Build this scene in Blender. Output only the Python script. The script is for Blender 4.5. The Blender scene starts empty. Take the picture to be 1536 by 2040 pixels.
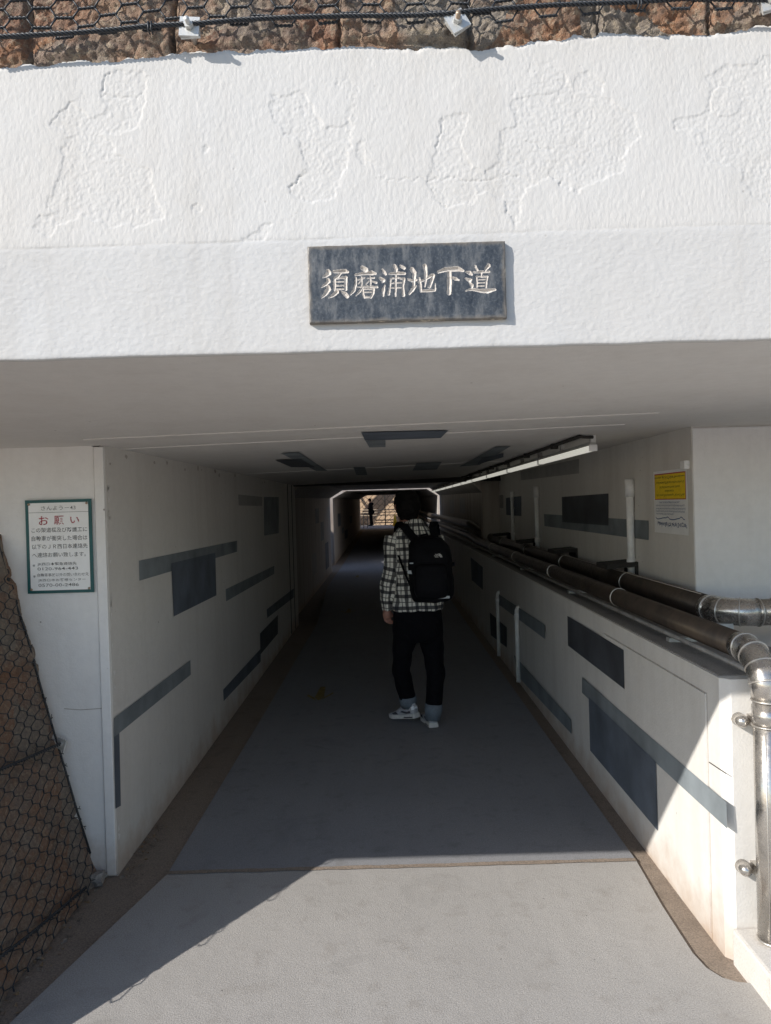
import bpy, bmesh, math, random
import numpy as np
from mathutils import Vector, Matrix, noise

SC = bpy.context.scene
COL = SC.collection
random.seed(7)
RNG = np.random.default_rng(11)

# ------------------------------------------------------------------ camera
W0, H0, FPX = 1536.0, 2040.0, 1474.0
EYE = Vector((0.0, 0.0, 1.64))
ROLL, PITCH = 0.028, 0.0102
FWD = Vector((0, math.cos(PITCH), -math.sin(PITCH)))
UP0 = Vector((0, math.sin(PITCH), math.cos(PITCH)))
RT0 = Vector((1, 0, 0))
CI = math.cos(ROLL) * RT0 - math.sin(ROLL) * UP0
CJ = math.sin(ROLL) * RT0 + math.cos(ROLL) * UP0
cam_data = bpy.data.cameras.new("camera")
cam = bpy.data.objects.new("camera", cam_data)
COL.objects.link(cam)
cam_data.sensor_fit = 'HORIZONTAL'
cam_data.sensor_width = 36.0
cam_data.lens = FPX / W0 * 36.0
cam_data.clip_start, cam_data.clip_end = 0.05, 2000
cam.matrix_world = Matrix(((CI.x, CJ.x, -FWD.x, EYE.x), (CI.y, CJ.y, -FWD.y, EYE.y),
                           (CI.z, CJ.z, -FWD.z, EYE.z), (0, 0, 0, 1)))
SC.camera = cam

# ------------------------------------------------------------------ sun, sky, exposure
SUN_RUN = Vector((1.5, 0.87, -1.0))          # direction the light travels
world = bpy.data.worlds.new("World")
SC.world = world
world.use_nodes = True
wn = world.node_tree.nodes
sky = wn.new('ShaderNodeTexSky')
sky.sky_type = 'NISHITA'
sky.sun_disc = False
sky.sun_elevation = math.atan2(1.0, math.hypot(1.5, 0.87))
sky.sun_rotation = math.radians(240)
sky.ozone_density = 2.0
sky.dust_density = 0.4
bg = wn['Background']
bg.inputs['Strength'].default_value = 0.14
world.node_tree.links.new(sky.outputs[0], bg.inputs[0])
sun_data = bpy.data.lights.new("sun", 'SUN')
sun_data.energy = 4.4
sun_data.angle = math.radians(0.5)
sun_data.color = (1.0, 0.955, 0.89)
sun = bpy.data.objects.new("sun", sun_data)
COL.objects.link(sun)
sun.rotation_euler = SUN_RUN.to_track_quat('-Z', 'Y').to_euler()
sun.location = (-6, -4, 8)
SC.view_settings.view_transform = 'Standard'
SC.view_settings.look = 'None'
SC.view_settings.exposure = 0.38
SC.view_settings.gamma = 1.0
try:
    SC.cycles.max_bounces = 10
    SC.cycles.diffuse_bounces = 8
    SC.cycles.sample_clamp_indirect = 4.0
except Exception:
    pass


# ------------------------------------------------------------------ measuring helpers: points on real planes
def ray(x, y):
    return FWD + (x - W0 / 2) / FPX * CI + (H0 / 2 - y) / FPX * CJ


def at_y(x, y, Y):
    d = ray(x, y)
    return EYE + d * ((Y - EYE.y) / d.y)


def at_x(x, y, X):
    d = ray(x, y)
    return EYE + d * ((X - EYE.x) / d.x)


def at_z(x, y, Z):
    d = ray(x, y)
    return EYE + d * ((Z - EYE.z) / d.z)


def at_plane(x, y, p0, n):
    d = ray(x, y)
    return EYE + d * ((p0 - EYE).dot(n) / d.dot(n))


# ------------------------------------------------------------------ object helpers
def tag(o, label=None, cat=None, group=None, kind=None):
    if label: o['label'] = label
    if cat: o['category'] = cat
    if group: o['group'] = group
    if kind: o['kind'] = kind
    return o


def empty(name, loc, label, cat, group=None):
    o = bpy.data.objects.new(name, None)
    COL.objects.link(o)
    o.location = loc
    o.empty_display_size = 0.1
    return tag(o, label, cat, group)


def wl(o):
    p = Vector((0, 0, 0))
    while o is not None:
        p = p + o.location
        o = o.parent
    return p


SPLIT = {'seam', 'clamp', 'socket', 'clip', 'bracket', 'screw', 'end_cap', 'plate', 'shoe_overlay', 'heel_tab'}


class MB:
    """collects shapes into one mesh"""
    def __init__(s):
        s.v, s.f, s.m, s.sm = [], [], [], []

    def add(s, vs, fs, mat=0, smooth=False):
        b = len(s.v)
        s.v += [tuple(v) for v in vs]
        for f in fs:
            s.f.append([b + i for i in f])
            s.m.append(mat)
            s.sm.append(smooth)
        return s

    def poly(s, pts, mat=0):
        return s.add(pts, [list(range(len(pts)))], mat)

    def box(s, x0, x1, y0, y1, z0, z1, mat=0, b=0.0):
        vs, fs = box_geo(x0, x1, y0, y1, z0, z1, b)
        return s.add(vs, fs, mat)

    def prism(s, base, off, mat=0):
        """base polygon (3-D points) swept by the vector off"""
        n = len(base)
        off = Vector(off)
        vs = [Vector(p) for p in base] + [Vector(p) + off for p in base]
        fs = [list(range(n))[::-1], list(range(n, 2 * n))]
        fs += [[i, (i + 1) % n, n + (i + 1) % n, n + i] for i in range(n)]
        return s.add(vs, fs, mat)

    def tube(s, pts, r, n=8, mat=0, caps=True, smooth=True, rx=None):
        vs, fs = tube_geo(pts, r, n, caps)
        return s.add(vs, fs, mat, smooth)

    def loft(s, rings, mat=0, caps=True, smooth=True):
        n = len(rings[0])
        vs = [p for r in rings for p in r]
        fs = []
        for k in range(len(rings) - 1):
            for i in range(n):
                j = (i + 1) % n
                fs.append([k * n + i, k * n + j, (k + 1) * n + j, (k + 1) * n + i])
        if caps:
            fs.append(list(range(n))[::-1])
            fs.append([(len(rings) - 1) * n + i for i in range(n)])
        return s.add(vs, fs, mat, smooth)

    def pieces(s):
        """one collector per connected piece"""
        up = list(range(len(s.v)))
        def find(a):
            while up[a] != a:
                up[a] = up[up[a]]
                a = up[a]
            return a
        for f in s.f:
            r = find(f[0])
            for i in f[1:]: up[find(i)] = r
        out = {}
        for f, m, q in zip(s.f, s.m, s.sm):
            k = find(f[0])
            if k not in out: out[k] = (MB(), {})
            mb, mp = out[k]
            g = []
            for i in f:
                if i not in mp:
                    mp[i] = len(mb.v)
                    mb.v.append(s.v[i])
                g.append(mp[i])
            mb.f.append(g); mb.m.append(m); mb.sm.append(q)
        return [v[0] for v in out.values()]

    def build(s, name, mats, parent=None, loc=None):
        if parent is not None and name in SPLIT:
            ps = s.pieces()
            if len(ps) > 1: return [p.build(name, mats, parent, loc) for p in ps][0]
        me = bpy.data.meshes.new(name)
        off = Vector(loc) if loc is not None else Vector((0, 0, 0))
        if parent is not None: off = off + wl(parent)
        vs = s.v if off.length == 0 else [(a - off.x, b - off.y, c - off.z) for a, b, c in s.v]
        me.from_pydata(vs, [], s.f)
        if not isinstance(mats, (list, tuple)): mats = [mats]
        for m in mats: me.materials.append(m)
        me.polygons.foreach_set('material_index', s.m)
        me.polygons.foreach_set('use_smooth', s.sm)
        me.update()
        bm = bmesh.new()
        bm.from_mesh(me)
        bmesh.ops.recalc_face_normals(bm, faces=bm.faces)
        bm.to_mesh(me)
        bm.free()
        o = bpy.data.objects.new(name, me)
        COL.objects.link(o)
        if parent is not None:
            o.parent = parent
            if loc is not None: o.location = loc
        elif loc is not None:
            o.location = loc
        return o


def box_geo(x0, x1, y0, y1, z0, z1, b=0.0):
    if b <= 0:
        vs = [(x, y, z) for x in (x0, x1) for y in (y0, y1) for z in (z0, z1)]
        fs = [(0, 1, 3, 2), (4, 6, 7, 5), (0, 4, 5, 1), (2, 3, 7, 6), (0, 2, 6, 4), (1, 5, 7, 3)]
        return vs, [list(f) for f in fs]
    bm = bmesh.new()
    bmesh.ops.create_cube(bm, size=1)
    for v in bm.verts:
        v.co = Vector(((x0 + x1) / 2 + v.co.x * (x1 - x0), (y0 + y1) / 2 + v.co.y * (y1 - y0), (z0 + z1) / 2 + v.co.z * (z1 - z0)))
    bmesh.ops.bevel(bm, geom=bm.edges[:], offset=b, segments=2, affect='EDGES', profile=0.6)
    bm.verts.index_update()
    vs = [tuple(v.co) for v in bm.verts]
    fs = [[v.index for v in f.verts] for f in bm.faces]
    bm.free()
    return vs, fs


def frames(pts):
    pts = [Vector(p) for p in pts]
    ts = []
    for i in range(len(pts)):
        a = pts[max(i - 1, 0)]
        b = pts[min(i + 1, len(pts) - 1)]
        t = (b - a)
        ts.append(t.normalized() if t.length > 1e-9 else Vector((0, 0, 1)))
    ref = Vector((0, 0, 1)) if abs(ts[0].z) < 0.9 else Vector((1, 0, 0))
    out = []
    u = ref.cross(ts[0]).normalized()
    for t in ts:
        u = (u - t * u.dot(t))
        u = u.normalized() if u.length > 1e-6 else t.orthogonal().normalized()
        out.append((t, u, t.cross(u)))
    return pts, out


def tube_geo(pts, r, n=8, caps=True):
    pts, fr = frames(pts)
    rs = r if isinstance(r, (list, tuple)) else [r] * len(pts)
    vs = []
    for p, (t, u, w), rr in zip(pts, fr, rs):
        for k in range(n):
            a = 2 * math.pi * k / n
            vs.append(p + (u * math.cos(a) + w * math.sin(a)) * rr)
    fs = []
    for k in range(len(pts) - 1):
        for i in range(n):
            j = (i + 1) % n
            fs.append([k * n + i, k * n + j, (k + 1) * n + j, (k + 1) * n + i])
    if caps:
        fs.append(list(range(n))[::-1])
        fs.append([(len(pts) - 1) * n + i for i in range(n)])
    return vs, fs


def ring(c, rx, ry, n=20, p=2.0, z=0.0, rot=0.0):
    """horizontal super-ellipse ring"""
    out = []
    for k in range(n):
        a = 2 * math.pi * k / n
        ca, sa = math.cos(a), math.sin(a)
        q = (abs(ca) ** p + abs(sa) ** p) ** (-1.0 / p)
        x, y = rx * ca * q, ry * sa * q
        out.append(Vector((c[0] + x * math.cos(rot) - y * math.sin(rot), c[1] + x * math.sin(rot) + y * math.cos(rot), c[2])))
    return out


def grid_mesh(name, P, mats, fmat=None, parent=None, smooth=True):
    """P: (n, m, 3) array of points -> one mesh"""
    n, m, _ = P.shape
    off = np.array(wl(parent)) if parent is not None else np.zeros(3)
    co = (P.reshape(-1, 3) - off).astype(np.float32)
    idx = np.arange(n * m).reshape(n, m)
    q = np.stack([idx[:-1, :-1], idx[:-1, 1:], idx[1:, 1:], idx[1:, :-1]], -1).reshape(-1, 4)
    me = bpy.data.meshes.new(name)
    me.vertices.add(len(co))
    me.vertices.foreach_set('co', co.ravel())
    me.loops.add(len(q) * 4)
    me.loops.foreach_set('vertex_index', q.ravel().astype(np.int32))
    me.polygons.add(len(q))
    me.polygons.foreach_set('loop_start', (np.arange(len(q)) * 4).astype(np.int32))
    me.polygons.foreach_set('loop_total', np.full(len(q), 4, np.int32))
    if not isinstance(mats, (list, tuple)): mats = [mats]
    for mm in mats: me.materials.append(mm)
    if fmat is not None:
        me.polygons.foreach_set('material_index', np.ascontiguousarray(fmat).ravel().astype(np.int32))
    me.polygons.foreach_set('use_smooth', np.full(len(q), smooth, dtype=bool))
    me.update()
    me.validate()
    o = bpy.data.objects.new(name, me)
    COL.objects.link(o)
    if parent is not None: o.parent = parent
    return o


# numpy value noise
def vnoise(x, y, seed=0):
    xi, yi = np.floor(x).astype(np.int64), np.floor(y).astype(np.int64)
    xf, yf = x - xi, y - yi
    def h(a, b):
        n = (a * 374761393 + b * 668265263 + seed * 974711) & 0x7fffffff
        n = ((n ^ (n >> 13)) * 1274126177) & 0x7fffffff
        return ((n ^ (n >> 16)) & 0xffff) / 65535.0
    u, v = xf * xf * (3 - 2 * xf), yf * yf * (3 - 2 * yf)
    return (h(xi, yi) * (1 - u) + h(xi + 1, yi) * u) * (1 - v) + (h(xi, yi + 1) * (1 - u) + h(xi + 1, yi + 1) * u) * v


def fbm(x, y, o=4, seed=0):
    s, a, t = 0, 1.0, 0
    for i in range(o):
        s = s + a * vnoise(x * 2 ** i, y * 2 ** i, seed + i)
        t += a
        a *= 0.5
    return s / t


def inpoly(x, y, poly):
    c = np.zeros(x.shape, bool)
    n = len(poly)
    for i in range(n):
        x1, y1 = poly[i]
        x2, y2 = poly[(i + 1) % n]
        if y1 == y2: continue
        c ^= ((y1 > y) != (y2 > y)) & (x < (x2 - x1) * (y - y1) / (y2 - y1) + x1)
    return c


# ------------------------------------------------------------------ materials
class NT:
    def __init__(s, name):
        s.mat = bpy.data.materials.new(name)
        s.mat.use_nodes = True
        s.t = s.mat.node_tree
        s.n = s.t.nodes
        s.p = s.n['Principled BSDF']

    def lk(s, a, b):
        s.t.links.new(a, b)

    def coord(s, scale=(1, 1, 1), rot=(0, 0, 0), kind='Object', attr=None):
        if attr:
            a = s.n.new('ShaderNodeAttribute')
            a.attribute_name = attr
            src = a.outputs['Vector']
        else:
            c = s.n.new('ShaderNodeTexCoord')
            src = c.outputs[kind]
        m = s.n.new('ShaderNodeMapping')
        m.inputs['Scale'].default_value = scale
        m.inputs['Rotation'].default_value = rot
        s.lk(src, m.inputs[0])
        return m.outputs[0]

    def noise(s, co, scale=5, detail=4, rough=0.55, dist=0.0):
        t = s.n.new('ShaderNodeTexNoise')
        t.inputs['Scale'].default_value = scale
        t.inputs['Detail'].default_value = detail
        t.inputs['Roughness'].default_value = rough
        t.inputs['Distortion'].default_value = dist
        s.lk(co, t.inputs['Vector'])
        return t.outputs['Fac']

    def voro(s, co, scale=5, feature='F1', rand=1.0, out='Distance'):
        t = s.n.new('ShaderNodeTexVoronoi')
        t.feature = feature
        t.inputs['Scale'].default_value = scale
        t.inputs['Randomness'].default_value = rand
        s.lk(co, t.inputs['Vector'])
        return t.outputs[out]

    def ramp(s, fac, stops, interp='LINEAR'):
        r = s.n.new('ShaderNodeValToRGB')
        r.color_ramp.interpolation = interp
        els = r.color_ramp.elements
        while len(els) < len(stops): els.new(0.5)
        for e, (p, c) in zip(els, stops):
            e.position = p
            e.color = (c, c, c, 1) if not isinstance(c, (tuple, list)) else (*c, 1)
        s.lk(fac, r.inputs[0])
        return r.outputs[0]

    def mix(s, fac, a, b, mode='MIX'):
        m = s.n.new('ShaderNodeMix')
        m.data_type = 'RGBA'
        m.blend_type = mode
        for sock, val in ((m.inputs['Factor'], fac), (m.inputs['A'], a), (m.inputs['B'], b)):
            pass
        fs = m.inputs[0]; A = m.inputs[6]; B = m.inputs[7]
        for sock, val in ((fs, fac), (A, a), (B, b)):
            if hasattr(val, 'is_linked') or isinstance(val, bpy.types.NodeSocket): s.lk(val, sock)
            elif isinstance(val, (tuple, list)): sock.default_value = (*val, 1)
            else:
                try: sock.default_value = val
                except Exception: sock.default_value = (val, val, val, 1)
        return m.outputs[2]

    def math(s, op, a, b=None, c=None):
        m = s.n.new('ShaderNodeMath')
        m.operation = op
        for i, v in enumerate((a, b, c)):
            if v is None: continue
            if isinstance(v, bpy.types.NodeSocket): s.lk(v, m.inputs[i])
            else: m.inputs[i].default_value = v
        return m.outputs[0]

    def sep(s, co):
        x = s.n.new('ShaderNodeSeparateXYZ')
        s.lk(co, x.inputs[0])
        return x.outputs

    def col(s, c):
        if isinstance(c, bpy.types.NodeSocket): s.lk(c, s.p.inputs['Base Color'])
        else: s.p.inputs['Base Color'].default_value = (*c, 1)
        return s

    def rough(s, r):
        if isinstance(r, bpy.types.NodeSocket): s.lk(r, s.p.inputs['Roughness'])
        else: s.p.inputs['Roughness'].default_value = r
        return s

    def metal(s, m):
        s.p.inputs['Metallic'].default_value = m
        return s

    def bump(s, h, dist=0.01, strength=1.0, prev=None):
        b = s.n.new('ShaderNodeBump')
        b.inputs['Strength'].default_value = strength
        b.inputs['Distance'].default_value = dist
        s.lk(h, b.inputs['Height'])
        if prev is not None: s.lk(prev, b.inputs['Normal'])
        s.lk(b.outputs[0], s.p.inputs['Normal'])
        return b.outputs[0]


def m_plain(name, c, rough=0.6, metal=0.0, var=0.12, scale=30, bump=0.0, bscale=60, spec=0.5):
    t = NT(name)
    t.p.inputs['Specular IOR Level'].default_value = spec
    co = t.coord()
    n = t.noise(co, scale, 4)
    lo = tuple(max(0, x * (1 - var)) for x in c)
    hi = tuple(min(1, x * (1 + var)) for x in c)
    t.col(t.ramp(n, [(0.3, lo), (0.7, hi)])).rough(rough).metal(metal)
    if bump > 0: t.bump(t.noise(co, bscale, 3), bump, 0.6)
    return t.mat


def m_wall(name, base, dirt, streak=0.5, bump=0.0025, floor_dirt=True):
    """painted concrete: faint mottling, vertical rain streaks, splash dirt along the foot, speckles"""
    t = NT(name)
    co = t.coord()
    big = t.noise(co, 1.3, 5, 0.6)
    fine = t.noise(co, 28, 5, 0.6)
    st = t.noise(t.coord((4, 4, 0.4)), 1.3, 6, 0.66, 0.3)
    c = t.mix(t.ramp(big, [(0.35, 0.0), (0.7, 0.35)]), base, tuple(x * 0.86 for x in base))
    c = t.mix(t.ramp(fine, [(0.3, 0.12), (0.62, 0.0)]), c, tuple(x * 0.6 for x in base))
    msk = t.ramp(st, [(0.46, 0.0), (0.78, streak)])
    c = t.mix(msk, c, dirt)
    if floor_dirt:
        z = t.sep(co)[2]
        low = t.math('SUBTRACT', 1.0, t.math('MULTIPLY', z, 6.0))
        low = t.math('ADD', low, t.math('MULTIPLY', t.math('SUBTRACT', t.noise(co, 5, 5, 0.65), 0.5), 2.6))
        low = t.math('MULTIPLY', t.math('MAXIMUM', low, 0.0), 0.45)
        c = t.mix(t.math('MINIMUM', low, 0.75), c, (0.36, 0.22, 0.12))
    spk = t.ramp(t.voro(co, 14, rand=1.0), [(0.045, 1.0), (0.075, 0.0)])
    gate = t.ramp(t.noise(co, 3.1, 2), [(0.56, 0.0), (0.62, 0.8)])
    c = t.mix(t.math('MULTIPLY', spk, gate), c, (0.16, 0.13, 0.1))
    t.col(c).rough(0.75)
    b = t.bump(t.noise(co, 7, 6, 0.6), bump * 3, 0.5)
    t.bump(t.noise(co, 120, 4, 0.6), bump, 0.55, b)
    return t.mat


def m_concrete(name, base, grain=0.35, gscale=420, stain=(0.1, 0.08, 0.06), bump=0.002):
    t = NT(name)
    co = t.coord()
    g = t.noise(co, gscale, 3, 0.65)
    big = t.noise(co, 1.1, 6, 0.6)
    mid = t.noise(co, 9, 5, 0.62)
    lo = tuple(x * (1 - grain) for x in base)
    hi = tuple(min(1, x * (1 + grain)) for x in base)
    c = t.ramp(g, [(0.36, lo), (0.64, hi)])
    c = t.mix(t.ramp(big, [(0.4, 0.0), (0.75, 0.35)]), c, tuple(x * 0.72 for x in base))
    c = t.mix(t.ramp(mid, [(0.55, 0.0), (0.75, 0.42)]), c, stain)
    blot = t.noise(co, 2.6, 7, 0.7, 0.8)
    c = t.mix(t.ramp(blot, [(0.56, 0.0), (0.63, 0.22), (0.75, 0.3)]), c, tuple(x * 0.6 for x in base))
    wipe = t.noise(t.coord((6, 0.5, 1)), 1.6, 5, 0.6)
    c = t.mix(t.ramp(wipe, [(0.5, 0.0), (0.8, 0.3)]), c, tuple(min(1, x * 1.18) for x in base))
    spk = t.ramp(t.voro(co, 9), [(0.02, 1.0), (0.035, 0.0)])
    c = t.mix(t.math('MULTIPLY', spk, 0.7), c, (0.04, 0.04, 0.04))
    t.col(c).rough(0.85)
    b = t.bump(mid, bump * 3, 0.4)
    t.bump(g, bump, 0.8, b)
    return t.mat


def m_stone(name, dark=1.0):
    t = NT(name)
    co = t.coord()
    cell = t.voro(co, 4.2, out='Color')
    sx = t.sep(cell)[0]
    tone = t.ramp(sx, [(0.0, (0.27, 0.145, 0.095)), (0.3, (0.36, 0.18, 0.095)), (0.55, (0.26, 0.18, 0.14)), (0.8, (0.30, 0.26, 0.215)), (1.0, (0.38, 0.19, 0.10))])
    n1 = t.noise(co, 7, 6, 0.65, 0.6)
    n2 = t.noise(co, 60, 5, 0.7)
    c = t.mix(t.ramp(n1, [(0.42, 0.0), (0.62, 0.85)]), tone, (0.25, 0.21, 0.175))
    c = t.mix(t.ramp(n2, [(0.50, 0.0), (0.66, 0.75)]), c, (0.52, 0.42, 0.30))
    c = t.mix(t.ramp(n2, [(0.30, 0.6), (0.44, 0.0)]), c, (0.1, 0.075, 0.06))
    rust = t.noise(co, 3.3, 4, 0.6, 1.0)
    c = t.mix(t.ramp(rust, [(0.55, 0.0), (0.7, 0.55)]), c, (0.42, 0.17, 0.06))
    moss = t.noise(co, 10, 6, 0.7)
    c = t.mix(t.ramp(moss, [(0.6, 0.0), (0.72, 0.85)]), c, (0.045, 0.042, 0.036))
    if dark < 1: c = t.mix(0.3, c, (0.22, 0.18, 0.15))
    c = t.mix(1.0, c, (dark, dark, dark), 'MULTIPLY')
    t.col(c).rough(0.9)
    b = t.bump(n1, 0.02, 0.5)
    b = t.bump(n2, 0.012, 1.0, b)
    t.bump(t.noise(co, 210, 4, 0.7), 0.005, 1.0, b)
    return t.mat


def m_metal(name, c, rough, metal=1.0, grime=0.4, gcol=(0.05, 0.035, 0.025), gscale=6, bump=0.0):
    t = NT(name)
    co = t.coord()
    n = t.noise(co, gscale, 6, 0.65, 0.4)
    f = t.noise(co, gscale * 9, 4, 0.6)
    msk = t.ramp(n, [(0.4, 0.0), (0.68, grime)])
    t.col(t.mix(msk, c, gcol))
    t.rough(t.ramp(f, [(0.3, max(0.03, rough * 0.75)), (0.7, min(1, rough * 1.3))]))
    inv = t.math('SUBTRACT', metal, t.math('MULTIPLY', msk, metal * 0.8))
    t.lk(inv, t.p.inputs['Metallic'])
    if bump: t.bump(n, bump, 0.4)
    return t.mat


def m_facade(name, base, stretch, bump):
    t = NT(name)
    co = t.coord()
    a = t.noise(t.coord(stretch), 95, 5, 0.62, 0.4)
    b2 = t.noise(co, 190, 3, 0.6)
    big = t.noise(co, 1.6, 5, 0.6)
    c = t.mix(t.ramp(big, [(0.35, 0.0), (0.75, 0.5)]), base, (base[0] * 0.97, base[1] * 0.93, base[2] * 0.88))
    pit = t.ramp(t.voro(co, 17), [(0.03, 1.0), (0.06, 0.0)])
    gate = t.ramp(t.noise(co, 2.3, 3), [(0.5, 0.0), (0.6, 0.5)])
    c = t.mix(t.math('MULTIPLY', pit, gate), c, (0.3, 0.27, 0.24))
    st = t.noise(t.coord((10, 10, 0.5)), 1.1, 5, 0.6)
    c = t.mix(t.ramp(st, [(0.52, 0.0), (0.8, 0.3)]), c, (0.42, 0.39, 0.35))
    blot = t.noise(co, 4.5, 7, 0.7, 0.6)
    c = t.mix(t.ramp(blot, [(0.57, 0.0), (0.66, 0.16), (0.8, 0.3)]), c, (0.45, 0.42, 0.38))
    t.col(c).rough(0.8)
    n = t.bump(a, bump, 0.75)
    n = t.bump(b2, bump * 0.35, 0.6, n)
    t.bump(t.ramp(t.voro(co, 17), [(0.0, 0.0), (0.07, 1.0)]), 0.001, 0.5, n)
    return t.mat


M = {}
M['facade_hi'] = m_facade('limewash_upper', (0.565, 0.55, 0.53), (1.6, 1.6, 0.6), 0.0011)
M['facade_lo'] = m_facade('limewash_lower', (0.555, 0.545, 0.533), (0.8, 0.8, 1.3), 0.0011)
M['wall'] = m_wall('painted_wall', (0.70, 0.675, 0.635), (0.36, 0.31, 0.26), 0.25)
M['wall_out'] = m_wall('painted_outer_wall', (0.80, 0.785, 0.765), (0.5, 0.46, 0.42), 0.2)
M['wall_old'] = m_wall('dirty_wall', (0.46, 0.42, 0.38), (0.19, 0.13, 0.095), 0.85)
M['ceiling'] = m_wall('painted_soffit', (0.70, 0.675, 0.64), (0.45, 0.40, 0.35), 0.2, floor_dirt=False)
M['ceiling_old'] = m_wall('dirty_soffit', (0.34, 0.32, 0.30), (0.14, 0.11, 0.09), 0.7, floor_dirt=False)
M['p_grey'] = m_plain('patch_grey', (0.20, 0.225, 0.24), 0.7, var=0.3, scale=4, bump=0.001)
M['p_blue'] = m_plain('patch_blue', (0.105, 0.125, 0.155), 0.7, var=0.3, scale=4, bump=0.001)
M['p_dark'] = m_plain('patch_dark', (0.06, 0.065, 0.075), 0.6, var=0.35, scale=4, bump=0.001)
M['p_faint'] = m_plain('patch_faint', (0.36, 0.35, 0.34), 0.7, var=0.12, scale=6, bump=0.001)
M['path'] = m_concrete('path_concrete', (0.36, 0.342, 0.322), 0.22, 200, (0.2, 0.175, 0.15), 0.0025)
M['floor'] = m_concrete('tunnel_floor', (0.245, 0.245, 0.255), 0.2, 200, (0.12, 0.115, 0.11), 0.0015)  # path concrete again, darkened and blued so its colour carries the tunnel shade
M['gutter'] = m_concrete('gutter_concrete', (0.25, 0.20, 0.158), 0.28, 150, (0.08, 0.06, 0.045), 0.004)
M['kerb'] = m_concrete('kerb_concrete', (0.62, 0.585, 0.54), 0.1, 160, (0.3, 0.24, 0.17), 0.002)
M['ledge'] = m_concrete('ledge_concrete', (0.27, 0.25, 0.23), 0.2, 140, (0.06, 0.05, 0.045), 0.003)
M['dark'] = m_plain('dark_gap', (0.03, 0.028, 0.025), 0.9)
M['stone'] = m_stone('warm_stone')
M['stone_dim'] = m_stone('warm_stone_dull', 0.95)  # same stone, greyed and slightly darker
M['wire'] = m_plain('coated_wire', (0.022, 0.025, 0.03), 0.5, 0.0, 0.3, 200)
M['zinc'] = m_metal('galvanised', (0.62, 0.62, 0.60), 0.5, 0.6, 0.35, (0.35, 0.32, 0.28), 40)
M['bolt'] = m_metal('rusty_bolt', (0.42, 0.33, 0.25), 0.5, 0.6, 0.6, (0.2, 0.12, 0.07), 60)

# ------------------------------------------------------------------ key dimensions (metres)
XL = -1.26            # inner face of the near left wall
XR = 1.17             # face of the low right wall
XU = 1.60             # upper right wall, behind the pipes
Y_FACE = 1.68         # front of the beam over the mouth
Y_LEFT = 3.345        # front of the left abutment
Y_UP = 3.85           # front of the upper right wall
Y_LOW = 2.60          # front of the low right wall
Z_LEDGE = 0.989
Z_BEAM = 1.994        # lower front edge of the beam
Z_CREASE = 2.245
YA, YB0, YB1, YC1 = 10.35, 10.35, 18.5, 43.0
YC0 = 20.6


def soffit(x, y):
    z = 1.94 + 0.021 * (min(max(x, -1.26), 1.6) + 1.26)
    t = min(max((y - Y_FACE) / 1.6, 0), 1)
    return Z_BEAM * (1 - t) + z * t


def floor_z(y):
    return 0.0 if y < 21 else 0.28 * (y - 21) / 22.0 if y < 43 else 0.28 + 0.004 * (y - 43)


# ------------------------------------------------------------------ ground, path, gutters
g = MB()
g.add([(-400, -400, -0.06), (400, -400, -0.06), (400, 400, -0.06), (-400, 400, -0.06)], [[0, 1, 2, 3]])
tag(g.build('ground', M['gutter']), kind='structure')

# outer pavement: one cast slab up to the joint at the mouth
g = MB()
yj = 3.325
pts = [(-1.40, 1.2), (-1.33, 2.0), (-1.256, 2.384), (-1.03, yj), (1.088, yj), (1.065, 2.95), (1.058, 2.64), (1.07, 2.555), (1.10, 2.50), (1.14, 2.475), (1.19, 2.465), (1.19, 1.2), (1.19, -8), (-1.9, -8), (-1.9, -2)]
g.prism([(x, y, -0.05) for x, y in pts], (0, 0, 0.05))
tag(g.build('path', M['path']), kind='structure')
# tunnel floor, climbing to the far mouth
g = MB()
prof = [yj + 0.012, 6, 10.35, 15, 19.4, 21, 28, 35, 43.0]
for xa, xb in ((-1.03, 1.085),):
    a, b = [], []
    for y in prof:
        l = -1.03 + 0.03 * min(1, (y - 3.3) / 4)
        r = 1.088 - 0.03 * min(1, (y - 3.3) / 6)
        if y > 10.4: l, r = -1.22, 1.06
        a.append((l, y, floor_z(y) + 0.001))
        b.append((r, y, floor_z(y) + 0.001))
    n = len(prof)
    vs = a + b + [(p[0], p[1], p[2] - 0.05) for p in a + b]
    fs = [[i, n + i, n + i + 1, i + 1] for i in range(n - 1)]
    fs += [[0, 2 * n, 3 * n, n]] + [[i, i + 1, 2 * n + i + 1, 2 * n + i] for i in range(n - 1)] + [[n + i, 3 * n + i, 3 * n + i + 1, n + i + 1] for i in range(n - 1)]
    g.add(vs, fs)


# painted yellow arrows pointing towards the mouth
def arrow(cx, cy, w, l, h):
    z = 0.005
    a, b, c = l, w, h
    P = [(-0.11, 0.0), (0.11, 0.0), (0.08, l * .65), (0.05, l)]
    g.poly([(cx - 0.022, cy + l, z), (cx - 0.04, cy + 0.05, z), (cx + 0.04, cy + 0.05, z), (cx + 0.022, cy + l, z)], 1)
    g.poly([(cx, cy - h, z), (cx + 0.04, cy + 0.046, z), (cx - 0.04, cy + 0.046, z)], 1)
    g.poly([(cx - 0.02, cy - h, z), (cx - 0.042, cy + 0.04, z), (cx - w, cy + 0.16, z), (cx - w, cy + 0.1, z)], 1)
    g.poly([(cx + 0.02, cy - h, z), (cx + w, cy + 0.16, z), (cx + w, cy + 0.22, z), (cx + 0.042, cy + 0.046, z)], 1)


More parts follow.
